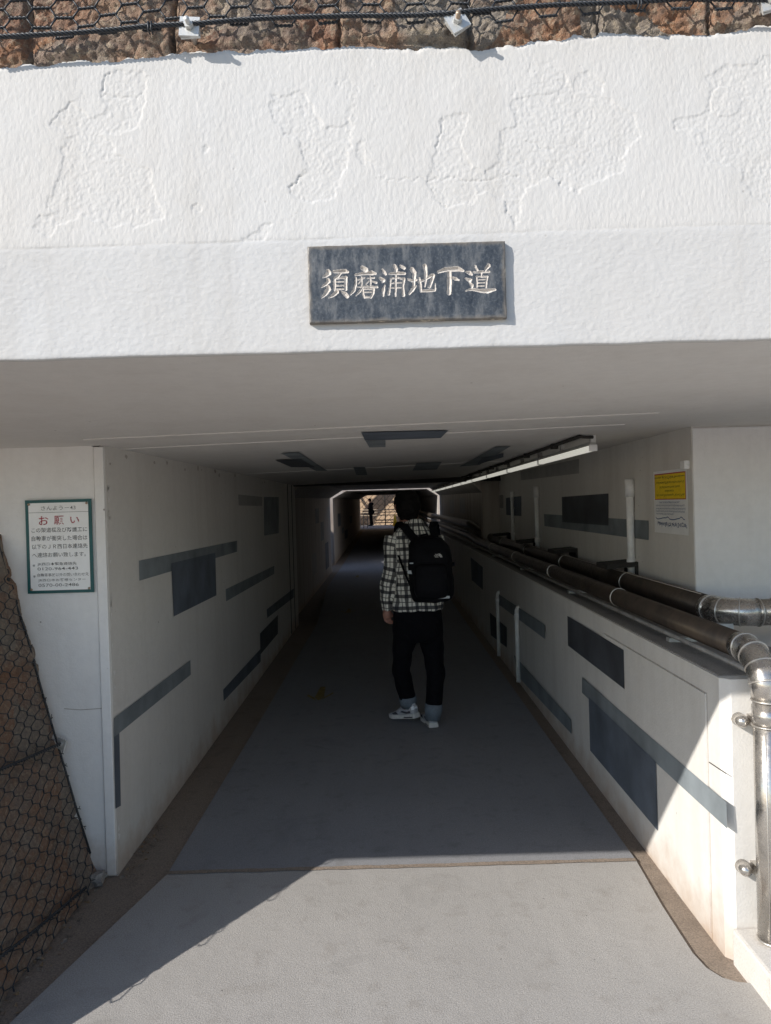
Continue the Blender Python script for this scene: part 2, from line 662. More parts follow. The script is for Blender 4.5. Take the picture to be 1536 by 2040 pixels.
for px_, py_, s in ((634, 1397, 1.0), (693, 1222, 1.0), (711, 1151, 1.2)):
    p = at_z(px_, py_, 0)
    arrow(p.x, p.y + 0.06, 0.11 * s, 0.42 * s, 0.05)
M['yellow'] = m_plain('worn_yellow_paint', (0.22, 0.16, 0.045), 0.7, var=0.5, scale=25)
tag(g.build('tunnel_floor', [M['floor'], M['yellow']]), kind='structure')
g = MB()
for xa, xb, ya, yb in ((-3, -0.99, -3, 10.35), (1.02, 1.19, 2.40, 10.35), (-1.5, -1.18, 10.35, 43), (1.02, 1.25, 10.35, 43)):
    ys = [ya] + [y for y in (6, 15, 21, 28, 35) if ya < y < yb] + [yb]
    n = len(ys)
    dz = -0.012
    g.add([(xa, y, floor_z(y) + dz) for y in ys] + [(xb, y, floor_z(y) + dz) for y in ys], [[i, n + i, n + i + 1, i + 1] for i in range(n - 1)])
tag(g.build('gutter', M['gutter']), kind='structure')
# crumbled mortar line in the joint at the mouth
g = MB()
xs_ = np.linspace(-1.03, 1.088, 90)
lo = [(x, yj - .004 - .012 * fbm(np.array([x * 13]), np.array([1.0]), 3, 5)[0], .0035) for x in xs_]
hi = [(x, yj + .014 + .012 * fbm(np.array([x * 15]), np.array([4.0]), 3, 6)[0], .0035) for x in xs_]
g.add(lo + hi, [[i, i + 1, 91 + i, 90 + i] for i in range(89)])
tag(g.build('path_joint', M['gutter']), kind='structure')
# crumbs and leaves along the left gutter where the wall meets the ground
g = MB()
for _ in range(260):
    y = random.uniform(2.3, 3.9)
    x = (-1.37 if y < 3.3 else -1.25) + abs(random.gauss(0, 0.05))
    r = random.uniform(0.002, 0.008)
    p = Vector((x, y, -0.01 + r * 0.6))
    d = [Vector((random.uniform(-1, 1), random.uniform(-1, 1), random.uniform(-.6, .6))) * r * 1.6 for _ in range(5)]
    g.add([p + q for q in d], [[0, 1, 2], [0, 2, 3], [0, 3, 4], [1, 2, 4]], random.choice((0, 0, 1)))
M['leaf'] = m_plain('dry_leaf', (0.24, 0.16, 0.09), 0.8, var=0.5, scale=80)
tag(g.build('debris', [M['gutter'], M['leaf']]), 'dry crumbs and leaf scraps along the foot of the left wall', 'debris', kind='stuff')
# broken plaster lumps and a sprig at the corner of the abutment
for k, (px_, py_, s) in enumerate(((196, 1753, .05), (205, 1738, .03), (183, 1735, .04))):
    p = at_z(px_, py_, 0.01)
    bm = bmesh.new()
    bmesh.ops.create_icosphere(bm, subdivisions=2, radius=s)
    for v in bm.verts:
        v.co *= 0.75 + 0.6 * noise.noise(v.co * 30 + Vector((k * 7, 0, 0)))
        v.co.z *= 0.7
    me = bpy.data.meshes.new('plaster_lump')
    bm.to_mesh(me); bm.free()
    me.materials.append(M['ledge'])
    o = bpy.data.objects.new('plaster_lump', me)
    COL.objects.link(o)
    o.location = (p.x, p.y, s * 0.35)
    tag(o, ('largest pale lump of broken mortar at the foot of the left corner', 'smallest pale chip of mortar leaning on the white corner',
            'grey mortar lump beside the stone wall at the corner')[k], 'rubble', 'mortar lumps at the foot of the left corner')


# ------------------------------------------------------------------ walls with painted blocks
def patches(mb, fn, quads, lift):
    """painted shapes: thin sheets a few millimetres proud of their wall"""
    for k, (mat, q, lv) in enumerate(quads):
        pts = [fn(x, y) + Vector(lift) * lv for x, y in q]
        mb.poly(pts, mat)


WM = [M['wall'], M['p_grey'], M['p_blue'], M['p_dark'], M['p_faint'], M['dark'], M['wall_out'], M['ledge'], M['wall_old']]
# near left wall and its outer face
w = MB()
w.prism([(XL, Y_LEFT, -.05), (XL, YA, -.05), (-6, YA, -.05), (-6, Y_LEFT, -.05)], (0, 0, 2.12), 0)
w.box(XL - 0.045, XL - 0.001, Y_LEFT - 0.02, Y_LEFT + 0.01, 0.0, 1.935, 6, 0.004)
w.box(-6, XL - 0.048, Y_LEFT - 0.012, Y_LEFT + 0.02, -0.04, 1.945, 6)
f = lambda x, y: at_x(x, y, XL)
patches(w, f, [
    (1, [(276, 1117), (472, 1077), (472, 1099), (277, 1157)], 1), (2, [(340, 1122), (428, 1101), (430, 1186), (345, 1228)], 2),
    (1, [(449, 1174), (546, 1127), (546, 1143), (450, 1198)], 1), (4, [(474, 985), (522, 990), (522, 1008), (475, 1007)], 1),
    (1, [(525, 990), (555, 990), (555, 1062), (526, 1067)], 1), (1, [(225.5, 1431), (378, 1315), (379, 1344), (225.5, 1469)], 2),
    (2, [(226, 1466), (237, 1457), (240, 1605), (229.5, 1611)], 1), (2, [(444, 1374), (519, 1292), (519, 1318), (445, 1397)], 1),
    (3, [(517, 1262), (553, 1225), (553, 1262), (518, 1304)], 2), (2, [(531, 1214), (585, 1172), (585, 1190), (532, 1231)], 1),
], (0.002, 0, 0))
for q in ([(176, 884), (196, 882), (206, 886), (196, 890), (182, 889)],):
    w.poly([at_y(x, y, Y_LEFT - .014) for x, y in q], 5)
w.poly([at_y(x, y, Y_LEFT - .0135) for x, y in ((128, 1411), (160, 1413.5), (213, 1410), (213, 1411.3), (160, 1415), (128, 1412.6))], 8)
rr = random.Random(5)
for k in range(12):          # flaked plaster under the soffit
    y_ = 3.4 + rr.random() ** 1.6 * 4.5
    z_ = 1.925 - abs(rr.gauss(0, .035))
    s_ = rr.uniform(.006, .02)
    w.poly([(XL + .0015, y_ + s_ * 1.6 * math.cos(a) * rr.uniform(.6, 1.2), z_ + s_ * math.sin(a) * rr.uniform(.5, 1.1)) for a in [i * 1.05 for i in range(6)]], 8)
for k in range(34):          # chipped arris of the corner
    z_ = rr.uniform(.1, 1.9); s_ = rr.uniform(.004, .012)
    w.poly([(XL + .0015, Y_LEFT + .012 + abs(rr.gauss(0, .012)) + s_ * .6 * math.cos(a) * rr.uniform(.6, 1.3), z_ + s_ * 2 * math.sin(a)) for a in [i * 1.05 for i in range(6)]], 6)
for yy in (9.55, 9.95):
    w.box(XL - 0.01, XL + 0.004, yy, yy + 0.035, 0.0, 1.94, 5)
tag(w.build('tunnel_wall', WM), 'near left underpass wall of pale plaster with grey and navy painted blocks', 'wall')

# low right wall with its ledge and chamfered end
w = MB()
c = 0.03
w.prism([(XR, YB1, -.05), (XR, Y_LOW + c, -.05), (XR + c, Y_LOW, -.05), (4.0, Y_LOW, -.05), (4.0, 10.36, -.05), (1.55, 10.36, -.05), (1.55, YB1, -.05)], (0, 0, Z_LEDGE + .05), 0)
w.box(XR + 0.012, XU + 0.01, Y_LOW + 0.05, 10.36, Z_LEDGE - 0.01, Z_LEDGE + 0.004, 7)
w.box(XR - 0.006, XR + 0.02, 2.735, 4.02, 0.015, 0.905, 0)          # facing panel
w.box(XR - 0.0005, XR + 0.02, 2.728, 2.735, -0.03, 0.91, 8)         # open seam at its end
w.box(XR - 0.0005, XR + 0.02, 2.735, 4.02, 0.905, 0.909, 8)
f = lambda x, y: at_x(x, y, XR - 0.006)
patches(w, f, [
    (3, [(1131, 1227), (1243, 1295), (1245, 1373), (1132, 1286)], 1), (1, [(1160, 1349), (1300, 1471), (1448, 1598), (1450, 1651), (1300, 1513), (1160, 1380)], 1),
    (2, [(1174, 1388), (1308, 1518), (1312, 1655), (1177, 1495)], 2), (1, [(993, 1183), (1086, 1245), (1086, 1273), (995, 1205)], 1),
    (3, [(976, 1220), (1010, 1250), (1010, 1290), (978, 1265)], 1), (1, [(1025, 1305), (1138, 1433), (1139, 1462), (1030, 1345)], 1),
    (2, [(938, 1110), (962, 1130), (962, 1175), (940, 1155)], 1),
], (-0.002, 0, 0))
f2 = lambda x, y: at_x(x, y, XR) + Vector((-.0012, 0, 0))
w.poly([f2(x, y) for x, y in ((1413, 1517), (1428, 1527), (1447, 1540), (1447, 1542), (1428, 1529.5), (1413, 1519.5))], 5)
tag(w.build('low_wall', WM), 'waist high pale wall whose ledge carries the fat pipes', 'wall')

# upper right wall behind the pipes, and its outer face
w = MB()
w.prism([(XU, Y_UP, .9), (XU, 10.36, .9), (6, 10.36, .9), (6, Y_UP, .9)], (0, 0, 1.22), 0)
w.box(XU + 0.003, 6, Y_UP - 0.01, Y_UP + 0.02, 0.985, 1.99, 6)
f = lambda x, y: at_x(x, y, XU)
patches(w, f, [
    (3, [(1120, 990), (1213, 983), (1213, 1047), (1121, 1040)], 2), (1, [(1084, 1024), (1293, 1037), (1293, 1076), (1085, 1048)], 1),
    (4, [(1037, 938), (1154, 914), (1154, 943), (1038, 957)], 1), (2, [(1008, 992), (1039, 988), (1039, 1028), (1009, 1026)], 1),
    (4, [(960, 990), (1003, 986), (1003, 1012), (961, 1010)], 1),
], (-0.002, 0, 0))
tag(w.build('upper_wall', WM), 'upper right underpass wall with a black painted block above the pipes', 'wall')


# ------------------------------------------------------------------ ceiling slab over the near half
xs = [-6, -1.26, -0.6, 0, 0.5, 1.0, 1.3, 1.6, 3.8]
ys = [Y_FACE + 0.004, 2.0, 2.3, 2.7, 3.1, 3.28, 4.5, 6, 8, YA]
P = np.array([[[x, y, soffit(x, y)] for x in xs] for y in ys])
ce = MB()
n, m = len(ys), len(xs)
ce.add([tuple(P[i, j]) for i in range(n) for j in range(m)], [[i * m + j, i * m + j + 1, (i + 1) * m + j + 1, (i + 1) * m + j] for i in range(n - 1) for j in range(m - 1)], 0)
ce.add([(-6, Y_FACE + .004, 3.9), (3.8, Y_FACE + .004, 3.9), (3.8, YA, 3.9), (-6, YA, 3.9)] + [(-6, YA, soffit(-6, YA)), (3.8, YA, soffit(3.8, YA))], [[0, 1, 2, 3], [3, 2, 5, 4]], 0)
ce.box(-6, -5.99, Y_FACE + .004, YA, 1.9, 3.9, 0)
ce.box(3.79, 3.8, Y_FACE + .004, YA, 1.9, 3.9, 0)
# darker downstand at the end of the slab
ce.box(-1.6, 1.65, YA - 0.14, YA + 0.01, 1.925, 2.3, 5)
f = lambda x, y: at_z(x, y, 1.965)
def cf(x, y):
    z = 1.96
    for _ in range(4):
        p = at_z(x, y, z)
        z = soffit(p.x, p.y) - 0.003
    return at_z(x, y, z)
def band(poly, mat, lv):
    ce.poly([cf(x, y) - Vector((0, 0, 0.0015 * lv)) for x, y in poly], mat)
band([(720, 861), (893, 857), (878, 872), (768, 876), (727, 877)], 2, 1)
band([(728, 877.4), (768, 876.4), (768, 890), (736, 891)], 1, 1)
band([(560, 903), (595, 900), (653, 938), (630, 938)], 1, 1)
band([(548, 916), (600, 914), (628, 930), (580, 930)], 3, 2)
band([(704, 930), (727, 930), (732, 946), (710, 946)], 1, 1)
band([(830, 922), (880, 920), (870, 935), (822, 937)], 1, 1)
band([(915, 929), (987, 890), (1018, 888), (955, 926)], 1, 1)
band([(960, 911), (1003, 902), (1003, 910), (950, 925)], 2, 2)
# raised casting joints across the soffit
for y, t in ((3.08, 0.012), (3.52, 0.008), (6.4, 0.01)):
    for x0, x1 in ((-1.25, -0.2), (-0.2, 0.7), (0.7, 1.15)):
        z0, z1 = soffit(x0, y), soffit(x1, y)
        ce.add([(x0, y, z0 + .01), (x1, y, z1 + .01), (x1, y + t, z1 + .01), (x0, y + t, z0 + .01), (x0, y + .002, z0 - .004), (x1, y + .002, z1 - .004), (x1, y + t - .002, z1 - .004), (x0, y + t - .002, z0 - .004)],
               [[4, 5, 6, 7], [0, 1, 5, 4], [1, 2, 6, 5], [2, 3, 7, 6], [3, 0, 4, 7]], 0)
tag(ce.build('ceiling_slab', [M['ceiling'], M['p_grey'], M['p_blue'], M['p_dark'], M['p_faint'], M['dark']]), 'low pale ceiling slab with scattered grey painted blocks over the near half', 'ceiling')


# ------------------------------------------------------------------ the two further tunnel boxes, an open slot between them
def box_tunnel(name, y0, y1, xl, xr, zw0, zw1, zc0, zc1, hl, hr, rise, top, label, wallx_r=None):
    t = MB()
    def prof(y, zw, zc):
        return [(xl, y, floor_z(y) - 0.05), (xl, y, zw), (hl, y, zc), (hr, y, zc), (xr, y, zw), (xr, y, floor_z(y) - 0.05)]
    A, B = prof(y0, zw0, zc0), prof(y1, zw1, zc1)
    def outer(y):
        return [(-5.5, y, -0.05), (-5.5, y, top), (5.5, y, top), (5.5, y, -0.05)]
    OA, OB = outer(y0), outer(y1)
    vs = A + B + OA + OB
    fs, = [[]]
    for i in range(5):
        fs.append([i, i + 1, 7 + i, 6 + i])
    t.add(vs, fs[:1] + fs[4:], 0)
    t.add(vs, fs[1:4], 1)
    # end faces
    def cap(I, O):
        return [[O, I, I + 1, O + 1], [O + 1, I + 1, I + 2], [O + 1, I + 2, I + 3, O + 2], [O + 2, I + 3, I + 4], [O + 2, I + 4, I + 5, O + 3]]
    t.add(vs, cap(0, 12), 0)
    t.add(vs, cap(6, 16), 2)
    t.add(vs, [[12, 16, 17, 13], [13, 17, 18, 14], [14, 18, 19, 15]], 2)
    for (x, ya, yb, za, zb, mt) in rise:
        s = 1 if x < 0 else -1
        X = (xl if x < 0 else xr) + 0.003 * s
        t.poly([(X, ya, za), (X, yb, za), (X, yb, zb), (X, ya, zb)], mt)
    o = t.build(name, [M['wall_old'], M['ceiling_old'], M['wall_out'], M['p_grey'], M['p_blue'], M['p_faint']])
    return tag(o, label, 'tunnel')


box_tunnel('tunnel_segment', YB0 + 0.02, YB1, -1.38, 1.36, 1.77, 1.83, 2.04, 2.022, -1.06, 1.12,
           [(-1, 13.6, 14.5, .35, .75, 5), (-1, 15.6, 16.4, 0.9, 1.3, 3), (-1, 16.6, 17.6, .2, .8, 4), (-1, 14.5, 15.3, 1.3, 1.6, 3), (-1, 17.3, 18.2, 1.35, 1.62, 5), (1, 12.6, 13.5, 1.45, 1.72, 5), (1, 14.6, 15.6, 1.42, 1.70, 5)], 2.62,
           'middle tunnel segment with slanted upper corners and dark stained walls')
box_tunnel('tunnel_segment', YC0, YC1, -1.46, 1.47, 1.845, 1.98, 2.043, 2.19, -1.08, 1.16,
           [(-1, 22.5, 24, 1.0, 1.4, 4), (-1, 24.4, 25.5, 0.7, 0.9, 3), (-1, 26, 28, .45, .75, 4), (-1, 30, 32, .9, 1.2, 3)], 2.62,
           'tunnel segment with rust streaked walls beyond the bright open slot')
# side banks of the slot
b = MB()
b.box(-9.5, -9, YB1 - 3, YC0 + 3, -.05, 1.2)
b.box(XU + 0.15, 5.5, YB1 + .01, YC0 - .01, -.05, 2.5)
tag(b.build('side_wall', M['wall_old']), 'pale side walls of the open slot between the two tunnel segments', 'wall')
# far part of the low ledge wall
b = MB()
pts = [(1.19, YC0 + .004), (1.19, YC1 - .01), (XU + .2, YC1 - .01), (XU + .2, YC0 + .004)]
b.add([(x, y, floor_z(y) - .05) for x, y in pts] + [(x, y, 0.975 + floor_z(y) * .9) for x, y in pts],
      [[0, 1, 5, 4], [1, 2, 6, 5], [2, 3, 7, 6], [3, 0, 4, 7], [4, 5, 6, 7]])
tag(b.build('low_wall', M['wall_out']), 'far stretch of the low ledge wall beyond the bright slot', 'wall')
# unseen parapet added over the far mouth to shade the wall beyond; side banks
b = MB()
b.box(-9, 9, 41.6, 42.98, 2.63, 7.25)
b.box(-30, -5.52, 11, 43, -.05, 3.6)
b.box(5.52, 30, 11, 43, -.05, 3.6)
tag(b.build('embankment_shade_parapet', M['stone_dim']), kind='structure')

# ------------------------------------------------------------------ white kerb plinth at the right front
k = MB()
k.box(1.18, 4.0, -8, Y_LOW - .004, -.05, 0.112, 0, 0.012)
tag(k.build('kerb', M['kerb']), kind='structure')

# ------------------------------------------------------------------ limewashed beam front over the mouth
BAT = math.radians(5)
P_UP = Vector((0, Y_FACE, Z_CREASE))
S_UP = Vector((0, math.sin(BAT), math.cos(BAT)))
N_UP = Vector((0, -math.cos(BAT), math.sin(BAT)))
EDGE = [(-300, 150), (0, 128), (150, 118), (300, 108), (365, 100), (440, 97), (570, 98), (640, 96), (700, 90), (880, 93), (960, 97), (1050, 84), (1150, 75), (1220, 68), (1290, 70), (1400, 68), (1536, 53), (1800, 40)]
ev = []
for q in EDGE:
    p = at_plane(q[0], q[1], P_UP, N_UP)
    ev.append((p.x, (p - P_UP).dot(S_UP)))
ev = np.array(ev)


def crease(x):
    return Z_CREASE + 0.0055 * np.clip(x, -1.2, 1.2)


def up_pt(x, y):
    p = at_plane(x, y, P_UP, N_UP)
    return (p.x, (p - P_UP).dot(S_UP))


c4 = lambda L: [up_pt(x / 2, y / 2 + 100) for x, y in L]
c5 = lambda L: [up_pt(x / 2 + 768, y / 2 + 60) for x, y in L]
PEEL = [
    c4([(430, 90), (510, 82), (590, 95), (575, 175), (560, 240), (550, 300), (470, 330), (400, 320), (330, 330), (260, 325), (200, 290), (215, 260), (295, 200), (350, 260), (410, 250), (415, 205), (400, 165)]),
    c4([(260, 335), (400, 325), (480, 420), (600, 460), (620, 560), (650, 660), (560, 690), (440, 690), (370, 670), (330, 640), (240, 690), (200, 735), (130, 700), (140, 660), (210, 640), (190, 600), (240, 460)]),
    c4([(1085, 185), (1195, 155), (1220, 170), (1260, 250), (1300, 310), (1380, 300), (1395, 250), (1390, 190), (1340, 140), (1340, 115), (1380, 90), (1420, 130), (1400, 330), (1380, 450), (1330, 590), (1290, 605), (1210, 600), (1150, 570), (1150, 540), (1215, 490), (1220, 455), (1195, 400), (1175, 345), (1130, 325), (1085, 280), (1072, 215)]),
    c4([(970, 740), (1000, 720), (1040, 690), (1080, 680), (1060, 720), (1050, 770), (980, 775)]),
    c4([(750, 625), (780, 605), (800, 620), (790, 645), (760, 640)]),
    c4([(805, 400), (815, 375), (835, 390), (825, 410)]),
    c4([(1420, 380), (1450, 360), (1480, 440), (1525, 460), (1540, 500), (1500, 520), (1490, 470), (1430, 430)]),
    c5([(580, 135), (680, 130), (720, 190), (745, 250), (760, 180), (830, 172), (870, 210), (865, 260), (930, 310), (1000, 350), (1010, 420), (950, 500), (945, 570), (860, 600), (760, 650), (650, 590), (560, 640), (520, 790), (480, 720), (470, 680), (380, 645), (340, 690), (240, 700), (210, 680), (175, 600), (200, 470), (220, 350), (340, 330), (300, 440), (340, 550), (390, 570), (460, 520), (450, 410), (520, 390), (520, 350), (500, 290), (500, 220), (575, 205)]),
    c5([(1340, 155), (1480, 140), (1536, 100), (1700, 100), (1700, 720), (1525, 710), (1440, 650), (1430, 580), (1340, 545), (1280, 540), (1235, 450), (1140, 400), (1145, 370), (1210, 345), (1270, 350), (1290, 280), (1300, 250), (1270, 200)]),
]
xf = np.arange(-1.12, 1.1201, 0.0025)
xs = np.concatenate([np.array([-6, -4, -3, -2.2, -1.6, -1.3]), xf, np.array([1.3, 1.6, 2.2, 3, 3.8])])
# upper, leaning face
vs_ = np.arange(0.0, 0.66, 0.0025)
X, V = np.meshgrid(xs, vs_)
wx = X + (fbm(X * 60, V * 60, 3, 3) - .5) * 0.022
wv = V + (fbm(X * 60 + 40, V * 60, 3, 5) - .5) * 0.022
peel = np.zeros(X.shape)
for pl in PEEL:
    peel = np.maximum(peel, inpoly(wx, wv, pl))
k3 = peel.copy()
k3[1:-1, 1:-1] = (peel[1:-1, 1:-1] * 6 + peel[:-2, 1:-1] + peel[2:, 1:-1] + peel[1:-1, :-2] + peel[1:-1, 2:]) / 10
stucco = (fbm(X * 230, V * 90, 3, 9) - .5) * 0.0011 + (fbm(X * 9, V * 9, 3, 21) - .5) * 0.002
rough = (fbm(X * 190, V * 160, 3, 31) - .5) * 0.0018
d = stucco + k3 * (-0.0012 * (0.25 + 0.75 * (fbm(X * 5, V * 5, 2, 91) > .44)) + rough)
# a thin lifted lip round some of the peeled edges
lip = np.clip(1 - np.abs(k3 - 0.45) * 3, 0, 1) * (fbm(X * 14, V * 14, 2, 77) > .5)
d = d + lip * 0.0006
# fine open cracks along parts of the peeled outlines and a few loose ones
ed = np.clip(1 - np.abs(k3 - 0.5) * 2.2, 0, 1) * (fbm(X * 11 + 9, V * 11, 2, 177) > .50)
d = d - ed * 0.0012
for ln in (c5([(480, 690), (492, 740), (522, 795)]), c5([(175, 600), (185, 640), (210, 690), (250, 700)]), c5([(230, 350), (215, 420), (200, 480)]), c5([(580, 135), (572, 180)]), c5([(1480, 145), (1500, 110)]), c5([(650, 580), (690, 610), (730, 640)]),
           c4([(390, 765), (380, 800), (385, 835)]), c4([(665, 800), (700, 775), (745, 785)]), c4([(200, 290), (210, 265), (250, 235), (297, 197)]), c4([(408, 165), (430, 90)]), c4([(1195, 400), (1218, 455), (1205, 500), (1150, 545), (1155, 575)]), c4([(400, 176), (560, 175)]), c5([(0, 598), (200, 594), (400, 597), (530, 575)]), c5([(560, 440), (620, 470), (690, 490)])):
    for (ax, av), (bx, bv) in zip(ln[:-1], ln[1:]):
        lx, lv = bx - ax, bv - av
        t = np.clip(((wx - ax) * lx + (wv - av) * lv) / (lx * lx + lv * lv), 0, 1)
        q = np.hypot(wx - ax - t * lx, wv - av - t * lv)
        d = d - 0.0014 * np.exp(-(q / 0.0016) ** 2)
edge = np.interp(X, ev[:, 0], ev[:, 1]) + (fbm(X * 30, X * 0 + 3, 4, 15) - .5) * 0.022
over = V > edge
near = np.clip((V - edge + 0.012) / 0.012, 0, 1)
d = d - near * 0.004 * (~over)
d = np.where(over, -0.06, d)
# crease end rounded back to meet the lower face
d = d - 0.0012 * np.exp(-V / 0.004)
CZ = crease(X)
PU = np.stack([X + 0 * V, Y_FACE + V * math.sin(BAT) - d * math.cos(BAT), CZ + V * math.cos(BAT) + d * math.sin(BAT)], -1)
# lower, upright face
ws = np.arange(0, 1.0001, 0.0125)
X2, Wt = np.meshgrid(xs, ws)
bot = Z_BEAM - 0.004 + (fbm(X2 * 9, X2 * 0, 4, 51) - .5) * 0.004
Z2 = bot + (crease(X2) - bot) * Wt
d2 = (fbm(X2 * 110 + Z2 * 60, Z2 * 170 - X2 * 30, 3, 61) - .5) * 0.0011 + (fbm(X2 * 8, Z2 * 8, 3, 71) - .5) * 0.0025
d2 -= 0.0012 * np.exp(-(1 - Wt) / 0.02) + 0.002 * np.exp(-Wt / 0.01)
PL = np.stack([X2, Y_FACE - d2, Z2], -1)
PB = PL[:1].copy()
PB[:, :, 1] = Y_FACE + 0.02
PALL = np.concatenate([PB, PL, PU[1:]], 0)
fm = np.zeros((PALL.shape[0] - 1, PALL.shape[1] - 1), int)
fm[:len(ws)] = 1
o = grid_mesh('beam_wall', PALL, [M['facade_hi'], M['facade_lo']], fm)
tag(o, 'white limewashed beam wall with peeling patches over the underpass mouth', 'wall')

# ------------------------------------------------------------------ rubble stone face above it
xs = np.concatenate([np.linspace(-6, -1.3, 12), np.arange(-1.15, 1.151, 0.0055), np.linspace(1.3, 3.8, 8)])
va = np.concatenate([np.arange(0.40, 0.72, 0.0055), np.linspace(0.76, 2.2, 12)])
X, V = np.meshgrid(xs, va)
jx = [at_plane(q, 50, P_UP, N_UP).x for q in (52, 345, 676, 930, 1190, 1420)]
d = (fbm(X * 7, V * 7, 5, 101) - .5) * 0.055 + (.5 - np.abs(2 * fbm(X * 8, V * 8, 6, 111) - 1)) * 0.03 + (fbm(X * 110, V * 110, 4, 113) - .5) * 0.012 + (fbm(X * 140, V * 140, 3, 117) - .5) * 0.008
for k, j in enumerate(jx):
    wob = (fbm(V * 20, V * 0 + k, 3, 120) - .5) * 0.02
    d -= 0.022 * np.exp(-((X - j - wob) / (0.005 if k % 3 else 0.008)) ** 2)
for k in range(len(jx) - 1):
    sel = (X > jx[k]) & (X < jx[k + 1])
    d = d + sel * ((k * 0.37) % 1 - .5) * 0.018
dx = np.interp(X, ev[:, 0], ev[:, 1])
d = np.where(V < dx + 0.015, d * 0.5 - 0.004, d)
off = d - 0.012
PS = np.stack([X, Y_FACE + V * math.sin(BAT) - off * math.cos(BAT), CZ.mean() + V * math.cos(BAT) + off * math.sin(BAT)], -1)
o = grid_mesh('stone_wall', PS, M['stone'])
tag(o, 'rough orange brown rubble stone wall along the top of the white beam', 'wall')


def pl_up(x, y, lift=0.0):
    return at_plane(x, y, P_UP + N_UP * lift, N_UP)


def helix(mb, pts, R, r, strands, pitch, n=6, mat=0, seg=7):
    """twisted strands along a polyline"""
    pts, fr = frames(pts)
    dist = [0]
    for i in range(1, len(pts)): dist.append(dist[-1] + (pts[i] - pts[i - 1]).length)
    L = dist[-1]
    steps = max(4, int(L / pitch * seg))
    for s in range(strands):
        out = []
        j = 0
        for i in range(steps + 1):
            q = L * i / steps
            while j < len(pts) - 2 and dist[j + 1] < q: j += 1
            t = (q - dist[j]) / max(1e-9, dist[j + 1] - dist[j])
            p = pts[j].lerp(pts[j + 1], min(1, t))
            _, u, w = fr[j]
            a = 2 * math.pi * (q / pitch + s / strands)
            out.append(p + (u * math.cos(a) + w * math.sin(a)) * R)
        mb.tube(out, r, n, mat)


def bend(p, q, lift, k=3):
    """wire between two nodes, bowed a little"""
    m = [p.lerp(q, i / k) for i in range(k + 1)]
    for i in range(1, k):
        m[i] = m[i] + lift * random.uniform(-1, 1)
    return m


def hex_net(name, fn, nu, nv, w, h, t, along, r, twist, keep):
    """fn(u, v) -> point; hexagonal woven net with twisted joints along u or v"""
    mb = MB()
    def nd(u, v):
        return (u + 0.010 * w * 10 * (noise.noise(Vector((u * 9, v * 9, 1))) * .22), v + 0.25 * h * noise.noise(Vector((u * 9, v * 9, 5))))
    for j in range(nv):
        for i in range(nu):
            if along == 'u':
                c = ((i + 0.5 * (j % 2)) * w, j * h)
                a, b = nd(c[0] - t / 2, c[1]), nd(c[0] + t / 2, c[1])
                nb = [(b, nd(c[0] + w / 2 - t / 2, c[1] + h)), (a, nd(c[0] - w / 2 + t / 2, c[1] + h))]
            else:
                c = ((i + 0.5 * (j % 2)) * w, j * h)
                a, b = nd(c[0], c[1] - t / 2), nd(c[0], c[1] + t / 2)
                nb = [(b, nd(c[0] + w / 2, c[1] + h - t / 2)), (b, nd(c[0] - w / 2, c[1] + h - t / 2))]
            if not keep(*c): continue
            A, B = fn(*a), fn(*b)
            if twist:
                A2, B2 = A.lerp(B, -.12), A.lerp(B, 1.12)
                helix(mb, [A2, B2], r * 0.95, r, 2, t * 0.55, 5, 0, 7)
            else:
                mb.tube([A, B], r * 1.5, 5)
            for p, q in nb:
                mid = ((p[0] + q[0]) / 2, (p[1] + q[1]) / 2)
                if keep(*mid) and keep(*q):
                    mb.tube([fn(*p), fn(*mid) + Vector((random.gauss(0, .001), random.gauss(0, .001), random.gauss(0, .001))), fn(*q)], r, 5)
    return mb


U0, V0 = -1.35, 0.0
lowest = lambda u: float(np.interp(u + U0, ev[:, 0], ev[:, 1]))


def fn_top(u, v):
    x = u + U0
    lift = 0.030 + 0.012 * noise.noise(Vector((x * 5, v * 7, 2)))
    base = lowest(u) + 0.012
    p = P_UP + S_UP * (base + v) + N_UP * lift
    return Vector((x, p.y, p.z))


mb = hex_net('net', fn_top, 27, 14, 0.1, 0.0225, 0.034, 'u', 0.0021, True, lambda u, v: v > 0.001)
tag(mb.build('wire_net', M['wire']), 'black hexagonal wire net stretched over the stone above the beam', 'netting')

mb = MB()
rp = [(-60, 82), (0, 73), (75, 69), (150, 65), (225, 59), (300, 51), (362, 48), (400, 46), (480, 39), (560, 35), (620, 33), (700, 31), (768, 31), (840, 30), (890, 27), (935, 22), (1020, 15), (1100, 10), (1200, 6), (1280, 3), (1360, -3), (1530, 0), (1620, -4)]
helix(mb, [pl_up(x, y, 0.042) for x, y in rp], 0.0034, 0.0026, 3, 0.030, 6, 0, 8)
for q in (298, 1275):
    i = [k for k in range(len(rp) - 1) if rp[k][0] <= q <= rp[k + 1][0]][0]
    yq = rp[i][1] + (rp[i + 1][1] - rp[i][1]) * (q - rp[i][0]) / (rp[i + 1][0] - rp[i][0])
    for dx_ in (-3, 3):
        a, b = pl_up(q + dx_, yq - 8, 0.047), pl_up(q + dx_, yq + 8, 0.047)
        mb.tube([a - N_UP * .014, a, b, b - N_UP * .014], 0.0022, 6)
tag(mb.build('wire_rope', M['wire']), 'twisted dark wire rope holding the foot of the upper net', 'rope')

